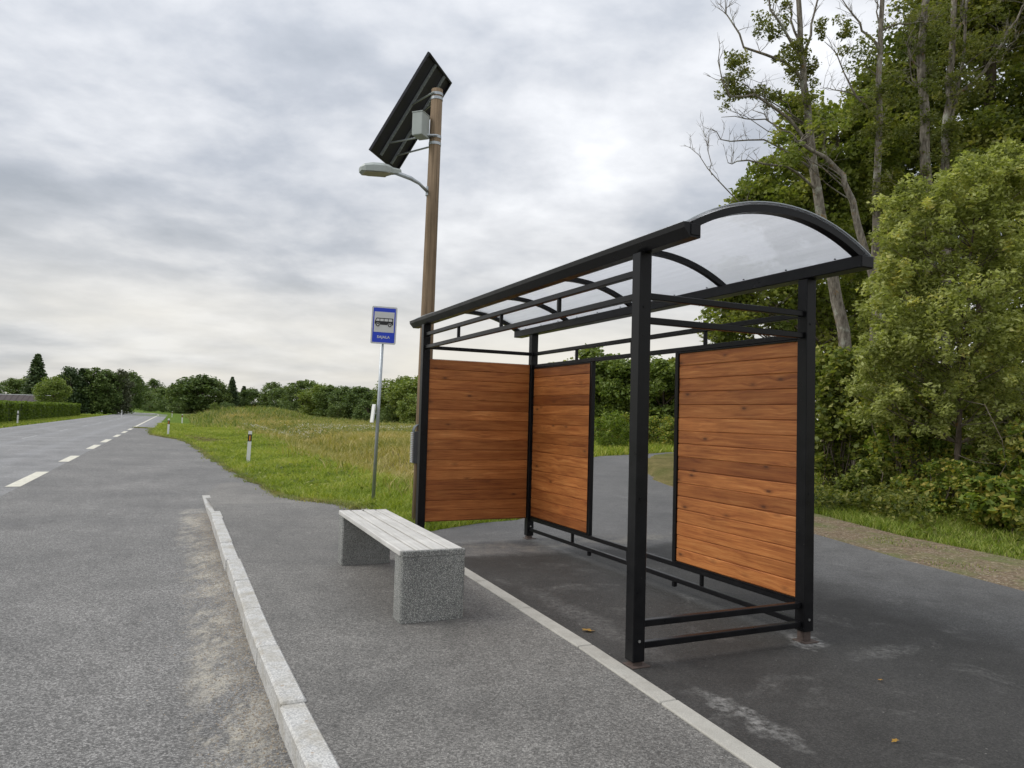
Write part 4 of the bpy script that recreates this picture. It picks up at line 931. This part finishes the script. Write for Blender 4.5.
# -- far trees: a few shared crowns, each tree its own object
def crown_mesh(kind, seed, nl):
    r = np.random.default_rng(seed)
    if kind == 'round':
        C = np.vstack([ellipsoid(r, (0, 0, .58), (.38, .38, .40), 70, .5), ellipsoid(r, (r.uniform(-.12, .12), 0, .80), (.2, .2, .2), 16, .3), ellipsoid(r, (0, 0, .22), (.36, .36, .2), 34, .3)]); P = blobs(r, C, .12, nl // len(C)); ls = .040
    elif kind == 'tall':
        C = np.vstack([ellipsoid(r, (0, 0, .56), (.25, .25, .44), 80, .45), ellipsoid(r, (.04, 0, .18), (.25, .25, .2), 30, .3)]); P = blobs(r, C, .10, nl // len(C)); ls = .036
    elif kind == 'bush':
        C = ellipsoid(r, (0, 0, .42), (.62, .5, .5), 80, .4); C = C[C[:, 2] > .03]; P = blobs(r, C, .14, nl // len(C)); ls = .05
    elif kind == 'spruce':
        P = []
        for k in range(26):
            z = .06 + .94 * k / 26; R_ = .27 * (1 - z) ** .8 + .014; m = int(nl / 26 * (1.6 - 1.1 * z)); nb = 7
            a = r.integers(0, nb, m) * 2 * math.pi / nb + r.normal(size=m) * .22 + k * 1.3; q = r.uniform(.05, 1, m) ** .6 * R_ * r.uniform(.8, 1.12, m)
            P.append(np.stack([q * np.cos(a), q * np.sin(a), z - q * .35 + r.normal(size=m) * .008], 1))
        P = np.vstack(P); ls = .036
    P = P[P[:, 2] > .01]
    V, F, t_ = leaf_arrays(P, ls, r, .4, .7); return np_mesh('crown', V, F, t_)
def trunk_mesh(kind, seed):
    r = np.random.default_rng(seed); mb = MB(); h = {'round': .8, 'tall': .9, 'bush': .5, 'spruce': .97}[kind]
    k = np.linspace(0, 1, 7); q = np.stack([r.normal(size=7) * .008, r.normal(size=7) * .008, k * h - .02], 1); mb.tube(q, .024 * (1 - .85 * k), 6)
    if kind != 'spruce':
        for _ in range(7):
            z = r.uniform(.2, .6); a = r.uniform(0, 6.28); e = np.array([.26 * math.cos(a), .26 * math.sin(a), z + .25]); mb.tube(curved((0, 0, z), e, r, .1, 4), [.012, .009, .006, .003], 4, False)
    return mb.mesh('trunk', True)
LIB = {}
for kind, nv, nl in (('round', 4, 8500), ('tall', 3, 8500), ('bush', 2, 5000), ('spruce', 2, 6500)):
    LIB[kind] = [(crown_mesh(kind, 100 + 7 * i + len(kind), nl), trunk_mesh(kind, 300 + i)) for i in range(nv)]
cnt = 0
def far_tree(kind, var, u, Y, ytop, label, mat='leaf_far', wide=1.0, group='trees along the far edge of the field', name=None, z=-.1):
    global cnt; cnt += 1
    b = base_at(u, Y, z); b[2] = float(height(b[0], b[1])); H_ = (at_y(u, ytop, Y)[2] - b[2]) * (1.04 if kind != 'bush' else 1.08)
    cm, tm_ = LIB[kind][var % len(LIB[kind])]
    root = empty(name or {'round': 'broadleaf_tree', 'tall': 'broadleaf_tree', 'bush': 'bush', 'spruce': 'spruce_tree'}[kind], tuple(b), cnt * 2.399)
    tag(root, label, 'bush' if kind == 'bush' else 'tree', group); wide *= 1.25 if group in (G2, G3) and kind in ('round', 'tall') else 1.0; root.scale = (H_ * wide * (1 + .12 * math.sin(cnt * 2.3)), H_ * wide, H_)
    for nm, me, mt in (('trunk', tm_, 'bark_brown' if 'birch' not in label else 'bark_pale'), ('crown', cm, mat)):
        o = bpy.data.objects.new(nm, me); COL.objects.link(o); o.parent = root
        if not me.materials: me.materials.append(None)
        o.material_slots[0].link = 'OBJECT'; o.material_slots[0].material = MATS[mt]
    return root
G1, G2, G3, G4 = 'garden trees across the road', 'trees at the far bend of the road', 'thicket along the far edge of the field', 'bushes and trees beyond the bend of the path'
# across the road, left
far_tree('spruce', 0, 35, 150, 355, 'tall single spruce behind the low dark roofed house', 'needle_far', 1.15, G1)
far_tree('round', 0, 12, 190, 380, 'low rounded tree left of the tall spruce, above the house roof', 'leaf_far', 1.3, G1)
far_tree('round', 1, -14, 180, 382, 'low rounded tree cut by the left picture edge', 'leaf_far', 1.4, G1)
far_tree('round', 2, 27, 200, 379, 'pale crown peeping just left behind the tall spruce', 'leaf_far_light', 1.2, G1)
far_tree('round', 3, 52, 112, 377.5, 'pale green round tree right of the tall spruce', 'leaf_far_light', 1.05, G1)
for u, yt, w, lab in ((69, 369.5, .75, 'leftmost and darkest conifer of the garden clump'), (80, 369, .85, 'second dark conifer of the garden clump from the left'), (92, 369.5, .9, 'broad dark conifer in the middle of the garden clump'), (105, 372, .85, 'fourth conifer of the garden clump from the left')):
    far_tree('spruce' if u == 80 else 'tall', int(u), u, 122 + .1 * u, yt, lab, 'needle_far' if u < 90 else 'leaf_far', w * 1.45, G1)
far_tree('tall', 1, 117, 135, 371, 'brownish birch at the right end of the garden clump', 'needle_pale', 1.05, G1)
far_tree('round', 2, 127, 150, 374, 'green rounded tree closing the garden clump towards the bend', 'leaf_far', 1.0, G1)
far_tree('round', 1, 61, 170, 376, 'pale treetop behind the conifers, next to the round pale tree', 'leaf_far_light', 1.0, G1)
# far bend of the road
for i, (k, v, u, Y, yt, w, m, lab) in enumerate([
    ('round', 1, 141, 290, 386, 1.1, 'leaf_far', 'hazy tree where the road disappears, next to the garden clump'), ('tall', 0, 153, 300, 380.5, .9, 'leaf_far', 'taller rounded crown standing above the bend of the road'),
    ('round', 0, 163, 280, 388, 1.2, 'leaf_far', 'low tree right of the taller crown above the bend'), ('round', 3, 148, 270, 392, 1.3, 'leaf_far', 'low dark tree directly behind the bend'), ('round', 2, 172, 250, 388.5, 1.2, 'leaf_far', 'low tree left of the big broad tree at the bend'),
    ('round', 0, 198, 185, 377, 1.35, 'leaf_far', 'biggest broad dark tree at the right side of the bend'), ('round', 3, 184, 188, 383, 1.1, 'leaf_far', 'tree joined to the left side of the biggest broad tree'), ('round', 1, 212, 186, 384, 1.1, 'leaf_far', 'tree joined to the right side of the biggest broad tree'),
    ('spruce', 1, 231, 190, 377.5, 1.15, 'needle_far', 'single pointed spruce right of the biggest broad tree'), ('spruce', 0, 222, 195, 386, 1.2, 'needle_far', 'short spruce left of the single pointed spruce'), ('spruce', 1, 243, 200, 386.5, 1.3, 'needle_far', 'short spruce right of the single pointed spruce'),
    ('bush', 0, 150, 215, 401, 1.3, 'leaf_far', 'low scrub left of the vanishing road at the bend'), ('bush', 1, 166, 205, 400, 1.3, 'leaf_far', 'low scrub straight behind the vanishing road'), ('bush', 0, 178, 180, 401, 1.2, 'leaf_far', 'low scrub under the left side of the biggest broad tree'), ('bush', 1, 226, 172, 402, 1.3, 'leaf_far', 'low scrub in front of the pointed spruce'),
    ('round', 2, 253, 195, 390, 1.2, 'leaf_far', 'low dark tree at the left end of the mound'), ('round', 1, 236, 210, 393, 1.5, 'leaf_far', 'low filler tree behind the spruces'), ('round', 0, 158, 320, 392, 1.5, 'leaf_far', 'lowest tree far behind the bend')]): far_tree(k, v, u, Y, yt, lab, m, w, G2)
# thicket behind the field
for i, (k, v, u, Y, yt, w, m, lab) in enumerate([
    ('tall', 2, 271, 160, 383.5, 1.1, 'leaf_far', 'dark treetop rising at the left end of the field thicket'), ('round', 0, 283, 150, 388, 1.1, 'leaf_far', 'tree second from the left in the field thicket'), ('round', 1, 302, 140, 382.5, 1.1, 'leaf_far', 'taller tree of the thicket right above the mound end'),
    ('round', 2, 318, 132, 386.5, 1.15, 'leaf_far_light', 'paler tree in the thicket between the two taller ones'), ('round', 3, 331, 128, 386, 1.1, 'leaf_far', 'tree in the middle of the field thicket'), ('round', 0, 346, 122, 388.5, 1.1, 'leaf_far', 'tree in the thicket left of the round topped one'),
    ('round', 1, 361, 118, 389, 1.15, 'leaf_far', 'round topped tree of the thicket just left of the sign post'), ('bush', 0, 292, 135, 401, 1.2, 'leaf_far', 'low bush in front of the thicket at the mound end'), ('bush', 1, 338, 118, 402, 1.1, 'leaf_far', 'low dark bush in front of the middle of the thicket'),
    ('bush', 0, 368, 108, 401, 1.2, 'leaf_far', 'low bush in front of the thicket beside the sign post'), ('round', 2, 376, 110, 392, 1.0, 'leaf_far', 'thicket tree directly behind the sign post'), ('tall', 1, 390, 95, 381, 1.0, 'leaf_far_light', 'yellowish tall tree right of the sign post'),
    ('tall', 0, 404, 92, 379, .95, 'leaf_far_light', 'light green tall tree between sign post and wooden pole'), ('round', 3, 416, 88, 377, 1.1, 'leaf_far_light', 'light green tree partly hidden by the wooden pole'), ('bush', 1, 392, 88, 404, 1.1, 'leaf_far', 'dark low bush between sign post and wooden pole'),
    ('bush', 0, 416, 82, 396, 1.0, 'leaf_far_light', 'round bush directly behind the litter bin'), ('round', 0, 312, 165, 390, 1.4, 'leaf_far', 'backing tree behind the taller thicket trees'), ('round', 2, 352, 150, 392, 1.4, 'leaf_far', 'backing tree behind the round topped thicket tree'),
    ('bush', 0, 214, 93, 402.5, .85, 'leaf_far_light', 'single round bush at the left foot of the mound')]): far_tree(k, v, u, Y, yt, lab, m, w, G3)
# beyond the bend of the path, seen through the shelter's middle opening
LIB['near'] = [(crown_mesh('tall', 501 + i, 16000), trunk_mesh('tall', 510 + i)) for i in range(2)]
def near_tree(var, u, Y, yt, lab, m, w):
    LIB['tall'] = LIB['near']; return far_tree('tall', var, u, Y, yt, lab, m, w, G4)
_keep = LIB['tall']
for v, u, Y, yt, w, m, lab in [(0, 596, 52, 350, 1.25, 'leaf_far_light', 'light leafy tree beyond the path, next to the left back panel'), (1, 618, 50, 358, 1.2, 'leaf_far_light', 'leafy tree beyond the path, left of the near front post'), (0, 640, 54, 362, 1.2, 'leaf_far_light', 'leafy tree beyond the path, behind the near front post'),
    (1, 664, 47, 358, 1.1, 'leaf_far_light', 'airy pale tree in the gap right of the near front post'), (0, 690, 48, 352, 1.2, 'leaf_mid', 'tree beyond the path, behind the right wood panel'), (1, 570, 56, 360, 1.3, 'leaf_mid', 'tree beyond the path, just showing over the left back panel'), (0, 720, 42, 340, 1.2, 'leaf_mid', 'tree beyond the path, above the right wood panel')]: near_tree(v, u, Y, yt, lab, m, w)
LIB['tall'] = _keep
for u, Y, yt, m, lab in ((612, 37, 412, 'leaf_hedge', 'bright green sapling bush at the far edge of the path bend'), (600, 44, 418, 'leaf_shrub', 'low bush left of the bright sapling, beyond the path'), (632, 42, 414, 'leaf_shrub', 'bush right of the bright sapling, beyond the path'), (658, 41, 416, 'leaf_shrub', 'weedy bush in the gap right of the near front post'), (676, 40, 420, 'leaf_shrub', 'weedy bush beside the edge of the right wood panel')): far_tree('bush', int(u), u, Y, yt, lab, m, .9 if m == 'leaf_hedge' else 1.2, G4)
bpy.context.view_layer.update()

# -- clipped hedge across the road
hr = np.random.default_rng(5); hs0, hs1 = 48., 108.
hb = empty('hedge', (*st(86, -13.4), -.14), math.pi / 2 + YAW); tag(hb, 'long clipped green hedge along the far side of the road', 'hedge')
n_ = 42000; hx = hr.uniform(-38, 38, n_); face = hr.uniform(0, 1, n_)
hy = np.where(face < .55, -.75 + np.abs(hr.normal(size=n_)) * .12, hr.uniform(-.8, .8, n_)); hz_ = np.where(face < .55, hr.uniform(0, 1.72, n_), 1.72 - np.abs(hr.normal(size=n_)) * .12)
hy = hy * (1 + .12 * np.sin(hx * 1.1) + .06 * np.sin(hx * 2.7)); hz_ = hz_ * (1 + .035 * np.sin(hx * .8) + .03 * np.sin(hx * 2.1))
V, F, t_ = leaf_arrays(np.stack([hx, hy, hz_], 1), .16, hr, .3, .7); link_mesh('foliage', np_mesh('foliage', V, F, t_), MATS['leaf_hedge'], hb)
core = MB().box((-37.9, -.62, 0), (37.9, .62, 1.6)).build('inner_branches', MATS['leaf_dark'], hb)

# -- low house behind the hedge
hp = base_at(6, 140, -.2); house = empty('house', tuple(hp), .38); tag(house, 'low house with long dark tiled roof showing above the hedge', 'house')
HLn, HDp, HE, HR_ = 12.6, 7.0, 1.75, 3.15
MB().box((-HLn, 0, 0), (HLn / 2, HDp, HE)).build('wall', MATS['house_wall'], house)
MB().add([(HLn / 2 - .05, 0, HE), (HLn / 2 - .05, HDp, HE), (HLn / 2 - .05, HDp / 2, HR_ - .05), (HLn / 2 - .2, 0, HE), (HLn / 2 - .2, HDp, HE), (HLn / 2 - .2, HDp / 2, HR_ - .05)], [(0, 1, 2), (3, 5, 4), (0, 3, 4, 1), (1, 4, 5, 2), (2, 5, 3, 0)]).build('gable', MATS['house_wall'], house)
rf = MB(); x0, x1 = -HLn - .3, HLn / 2 + .3
for sgn_ in (0, 1):
    ya, yb = (-.4, HDp / 2) if sgn_ == 0 else (HDp + .4, HDp / 2)
    rf.add([(x0, ya, HE - .12), (x1, ya, HE - .12), (x1, yb, HR_), (x0, yb, HR_), (x0, ya, HE + .0), (x1, ya, HE + .0), (x1, yb, HR_ + .12), (x0, yb, HR_ + .12)], [(0, 1, 2, 3), (4, 7, 6, 5), (0, 4, 5, 1), (1, 5, 6, 2), (2, 6, 7, 3), (3, 7, 4, 0)])
rfo = rf.build('roof', MATS['dark_roof'], house)
for k in range(20):
    x = x0 + .5 + k * (x1 - x0 - 1) / 19; MB().add([(x - .04, -.4, HE + .002), (x + .04, -.4, HE + .002), (x + .04, HDp / 2, HR_ + .122), (x - .04, HDp / 2, HR_ + .122), (x - .04, -.4, HE + .05), (x + .04, -.4, HE + .05), (x + .04, HDp / 2, HR_ + .17), (x - .04, HDp / 2, HR_ + .17)], [(0, 1, 2, 3), (4, 7, 6, 5), (0, 4, 5, 1), (1, 5, 6, 2), (2, 6, 7, 3), (3, 7, 4, 0)]).build('roof_batten', MATS['dark_roof'], rfo)
MB().tube([(x0, HDp / 2, HR_ + .14), (x1, HDp / 2, HR_ + .14)], .09, 6).build('ridge', MATS['ridge_white'], rfo)
for x in (-9, -5.5, -2, 1.5): f_ = MB().box((x, -.03, .7), (x + 1.0, -.005, 1.45)).build('window', MATS['ridge_white'], house); MB().box((x + .08, -.04, .78), (x + .92, -.0305, 1.37)).build('pane', MATS['cell_glass'], f_)

# -- grass as real blades
def blades(name, P, hgt, wid, mat, r, label, cat, lean=.35, tint=None):
    n = len(P); a = r.uniform(0, 2 * math.pi, n); h = hgt * r.uniform(.5, 1.25, n); w = wid * r.uniform(.7, 1.3, n)
    side = np.stack([np.cos(a), np.sin(a), np.zeros(n)], 1); d = r.normal(size=(n, 3)); d[:, 2] = 0; d *= (lean * h)[:, None]
    up = np.stack([np.zeros(n), np.zeros(n), h], 1)
    b0 = P - side * w[:, None]; b1 = P + side * w[:, None]; m = P + up * .6 + d * .45; t0 = m - side * w[:, None] * .7; t1 = m + side * w[:, None] * .7; tip = P + up + d * 1.25
    V = np.stack([b0, b1, t1, t0, tip], 1).reshape(-1, 3); i = np.arange(n)[:, None] * 5
    F = np.concatenate([i + np.array([[0, 1, 2]]), i + np.array([[0, 2, 3]]), i + np.array([[3, 2, 4]])], 1).reshape(-1, 3)
    t_ = np.repeat(r.uniform(0, 1, n) if tint is None else tint, 3)
    tag(link_mesh(name, np_mesh(name, V, F, t_), MATS[mat]), label, cat, kind='stuff')
gr = np.random.default_rng(9)
def scatter(n, smin, smax, tmin, tmax, power=1.0, cond=None):
    s = smin + (smax - smin) * gr.uniform(0, 1, n) ** power; t = gr.uniform(tmin, tmax, n); x = LV[0] * s + EV[0] * t; y = LV[1] * s + EV[1] * t
    a, b = paved(x, y); k = ~(a | b) & ~pip(x, y, GRAV) & ~((s < 16) & (t < 1.6) & (t > -2))
    if cond is not None: k &= cond(s, t, x, y)
    # a ragged edge against the asphalt
    x, y, s, t = x[k], y[k], s[k], t[k]; return np.stack([x, y, height(x, y)], 1), s, t
def in_view(s, t, x, y): return (y > 1) & (np.abs(x) < y * .78 + 3)
P, s, t = scatter(260000, 9, 75, -2.0, 8.5, 1.7, lambda s, t, x, y: in_view(s, t, x, y) & (gr.uniform(0, 1, len(s)) < 1 - sm(3.6, 7.2, t + 1.2 * lumps(x * .5, y * .5))) & (x < .6))
lv = lumps(P[:, 0] * 1.1, P[:, 1] * 1.1); lv2 = lumps(P[:, 0] * 3.1 + 5, P[:, 1] * 3.1)
blades('verge_grass', P, (.09 + .0012 * s) * (1 + .4 * lv + .35 * lv2), .0035 + .00036 * s, 'grass_verge', gr, 'bright green mown grass of the verge beside the bus bay', 'grass', .6, tint=np.clip(.45 + .3 * lv + .2 * lv2 + gr.normal(size=len(P)) * .22, 0, 1))
P, s, t = scatter(26000, 10, 60, -1, 7, 1.6, lambda s, t, x, y: in_view(s, t, x, y) & (lumps(x * 2.3 + 1, y * 2.3) > .32) & (x < .4)); P[:, 2] += gr.uniform(.01, .13, len(P)); V, F, t_ = leaf_arrays(P, .045 + .0009 * np.mean(s), gr, .9, .7)
tag(link_mesh('verge_weeds', np_mesh('verge_weeds', V, F, t_), MATS['leaf_mid']), 'clumps of broad leafed weeds scattered in the mown verge', 'weeds', kind='stuff')
P, s, t = scatter(160000, 13, 95, 3.4, 42, 1.5, lambda s, t, x, y: in_view(s, t, x, y) & (gr.uniform(0, 1, len(s)) < sm(3.4, 6.8, t + 1.2 * lumps(x * .5, y * .5))) & (x < 3))
blades('field_grass', P, .26 + .0016 * s + .12 * lumps(P[:, 0] * .6, P[:, 1] * .6), .005 + .00055 * s, 'grass_dry', gr, 'tall dry yellow grass covering the field behind the sign', 'grass', .5, tint=np.clip(.62 + .4 * lumps(P[:, 0] * .35 + 3, P[:, 1] * .35) + gr.normal(size=len(P)) * .18, 0, 1))
P, s, t = scatter(60000, 60, 135, 0, 40, 1.0, lambda s, t, x, y: in_view(s, t, x, y) & ((np.exp(-np.abs((x + 34.2) / 7.0) ** 3 - ((y - 97) / 11.) ** 2) > .12) | (gr.uniform(0, 1, len(s)) < .35)) & (t > 1.5))
blades('rank_weeds', P, .5 + .3 * lumps(P[:, 0] * 1.2, P[:, 1] * 1.2), .04, 'grass_rank', gr, 'rank weeds and brown grass on and around the far mound', 'weeds', .5)
P, s, t = scatter(26000, 48, 66, 5, 26, 1.0, lambda s, t, x, y: gr.uniform(0, 1, len(s)) < np.clip(lumps(x * .6, y * .6) + .55, 0, 1)); P[:, 2] += gr.uniform(.26, .46, len(P))
V, F, t_ = leaf_arrays(P[gr.uniform(0, 1, len(P)) < .16], .09, gr, .8, .9); tag(link_mesh('thistle_down', np_mesh('thistle_down', V, F, t_), MATS['flower_white']), 'white seed heads in a band across the middle of the field', 'flowers', kind='stuff')
P, s, t = scatter(60000, 48, 66, 4.5, 26, 1.0, lambda s, t, x, y: gr.uniform(0, 1, len(s)) < .5)
blades('thistle_stems', P, .36, .03, 'grass_rank', gr, 'green weed stems under the white seed heads in the field', 'weeds', .35)
P, s, t = scatter(110000, -2, 16, 8.0, 13.0, 1.0, lambda s, t, x, y: in_view(s, t, x, y) & (gr.uniform(0, 1, len(s)) < .85))
blades('wood_edge_grass', P, .10 + .06 * lumps(P[:, 0] * 1.3, P[:, 1] * 1.3), .006, 'grass_verge', gr, 'lush green grass between the gravel and the wood', 'grass', .5)
P, s, t = scatter(90000, 10, 48, 4, 26, 1.0, lambda s, t, x, y: in_view(s, t, x, y) & (x > 0) & (x < 16) & (y > 10.5))
blades('bend_grass', P, .10 + .006 * P[:, 1], .0045 + .0005 * P[:, 1], 'grass_verge', gr, 'green grass along both sides of the bending path', 'grass')
P, s, t = scatter(40000, 40, 140, -14.5, -10.2, 1.2)
blades('far_verge_grass', P, .12, .05, 'grass_verge', gr, 'green grass strip across the road below the hedge', 'grass')
n_ = 38000; sx = gr.uniform(-1, 16, n_); tx = 10.0 + np.abs(gr.normal(size=n_)) * 1.1 + .5 * np.sin(sx * 1.7); X = LV[0] * sx + EV[0] * tx; Y = LV[1] * sx + EV[1] * tx
k = ~pip(X, Y, GRAV) & ~pip(X, Y, PATH) & in_view(sx, tx, X, Y) & (lumps(X * 1.7, Y * 1.7) > -.02); X, Y = X[k], Y[k]; hh_ = .42 * (1 + .7 * lumps(X * 1.7 + 2, Y * 1.7))
Pn = np.stack([X, Y, height(X, Y) + hh_ * gr.uniform(0, 1, len(X)) ** .8], 1); V, F, t_ = leaf_arrays(Pn, .075, gr, .7, .6)
tag(link_mesh('undergrowth', np_mesh('undergrowth', V, F, t_), MATS['leaf_dark']), 'leafy weeds and nettles along the foot of the wood', 'weeds', kind='stuff')
# weeds at the gravel's edge and tufts at the asphalt's edge
P, s, t = scatter(9000, -1, 14, 7.3, 9.6, 1.0, None)
pg = gr.uniform(0, 1, 7000); sx = gr.uniform(0, 14, 7000); tx = 7.3 + gr.uniform(.1, 1.8, 7000); X = LV[0] * sx + EV[0] * tx; Y = LV[1] * sx + EV[1] * tx
k = pip(X, Y, GRAV) & (lumps(X * 1.3, Y * 1.3) > .05); blades('gravel_tufts', np.stack([X[k], Y[k], np.full(k.sum(), -.004)], 1), .035, .004, 'grass_rank', gr, 'sparse low grass growing through the gravel beside the path', 'grass')
def edge_pts(poly, n, spread, outward):
    poly = np.asarray(poly); seg = np.linalg.norm(np.diff(poly, axis=0), axis=1); w = seg / (np.linalg.norm((poly[1:] + poly[:-1]) / 2, axis=1) + 4); w /= w.sum()
    i = gr.choice(len(seg), n, p=w); k = gr.uniform(0, 1, n)[:, None]; p = poly[i] + (poly[i + 1] - poly[i]) * k; d = (poly[i + 1] - poly[i]) / seg[i][:, None]
    nrm = np.stack([d[:, 1], -d[:, 0]], 1) * outward; q = p + nrm * (gr.normal(size=n) * spread * (1 + .8 * lumps(p[:, 0] * 2.2, p[:, 1] * 2.2)) + spread * .7)[:, None]; return q
BE = [tuple(st(s_, t_)) for s_, t_ in PLAT[3:8]] + [tuple(st(s_, t_)) for s_, t_ in BAY[8:19]]
q = edge_pts(BE, 24000, .10, 1); sq = q @ LV; tq = q @ EV; zq = np.where(sq < 15, ramp_z(sq) - .01, -.125)
blades('edge_grass', np.stack([q[:, 0], q[:, 1], zq], 1), .045 + .0008 * sq, .004 + .00032 * sq, 'grass_rank', gr, 'straggling half dry grass creeping over the edge of the asphalt', 'grass', .9, tint=np.clip(.62 + .25 * lumps(q[:, 0] * 2, q[:, 1] * 2) + gr.normal(size=len(q)) * .2, 0, 1))
q = edge_pts(BE, 16000, .07, 1); sq = q @ LV; zq = np.where(sq < 15, ramp_z(sq) - .008, -.122)
blades('edge_litter', np.stack([q[:, 0], q[:, 1], zq], 1), .028 + .0005 * sq, .005 + .0004 * sq, 'grass_dead', gr, 'brown dead grass and soil crumbs along the edge of the asphalt', 'litter', 1.4)
n_ = 5000; s_ = gr.normal(41.5, 2.6, n_); t_ = .9 + np.abs(gr.normal(size=n_)) * .55 + .1 * (41 - s_); X = LV[0] * s_ + EV[0] * t_; Y = LV[1] * s_ + EV[1] * t_; k = ~pip(X, Y, BAY_XY); blades('bare_patch', np.stack([X[k], Y[k], height(X[k], Y[k])], 1), .10, .035, 'grass_dead', gr, 'brown bare patch in the verge where the bus bay tapers out', 'soil', 1.2)
# grit against the kerb and stones in the gravel, tiny and countless
def grit(name, X, Y, Z, size, label):
    n = len(X); base = np.array([[1, 0, 0], [-.5, .87, 0], [-.5, -.87, 0], [0, 0, .9]]); ang = gr.uniform(0, 6.28, n); sc = size * gr.uniform(.4, 1.4, n)
    c, s_ = np.cos(ang), np.sin(ang); B = base[None] * sc[:, None, None] * gr.uniform(.7, 1.3, (n, 4, 3)); Vx = B[..., 0] * c[:, None] - B[..., 1] * s_[:, None] + X[:, None]; Vy = B[..., 0] * s_[:, None] + B[..., 1] * c[:, None] + Y[:, None]; Vz = B[..., 2] + Z
    i = np.arange(n)[:, None] * 4; F = np.concatenate([i + np.array([[0, 1, 3]]), i + np.array([[1, 2, 3]]), i + np.array([[2, 0, 3]])], 1).reshape(-1, 3)
    tag(link_mesh(name, np_mesh(name, np.stack([Vx, Vy, Vz], 2).reshape(-1, 3), F), MATS['pebble']), label, 'grit', kind='stuff')
n_ = 7000; s = gr.uniform(2.0, 12.5, n_); t = .56 - np.abs(gr.normal(size=n_)) * .17; grit('kerb_grit', LV[0] * s + EV[0] * t, LV[1] * s + EV[1] * t, ROAD_Z + .004, .0055, 'loose sandy grit washed against the kerb')
n_ = 3500; s = gr.uniform(0, 13, n_); t = gr.uniform(7.2, 10.5, n_); X = LV[0] * s + EV[0] * t; Y = LV[1] * s + EV[1] * t; k = pip(X, Y, GRAV); grit('verge_stones', X[k], Y[k], -.004, .009, 'small loose stones on the gravel verge')
# fallen leaves
for i, (u, v, lab) in enumerate([(588, 631, 'larger yellow fallen leaf on the asphalt beside the concrete edging'), (880, 681, 'small yellow fallen leaf on the asphalt right of the shelter'), (895, 742, 'brown fallen leaf on the asphalt at the lower right'), (237, 590, 'reddish fallen leaf lying against the kerb')]):
    p = on_z(u, v, .004 if i < 3 else ROAD_Z + .008); r_ = .042 if i in (0,) else .016
    o = MB(); pts = [(r_ * (1.0 + .35 * math.cos(5 * a)) * math.cos(a), r_ * .7 * (1 + .35 * math.cos(5 * a)) * math.sin(a)) for a in np.linspace(0, 2 * math.pi, 21)[:-1]]
    V = [(0, 0, .010)] + [(x, y, .002 + .010 * abs(math.sin(3 * k))) for k, (x, y) in enumerate(pts)]; o.add(V, [(0, k + 1, (k + 1) % 20 + 1) for k in range(20)])
    ob = o.build('fallen_leaf', MATS['leaf_fallen']); ob.location = tuple(p); ob.rotation_euler = (0, 0, i * 1.7); tag(ob, lab, 'leaf', 'fallen leaves')
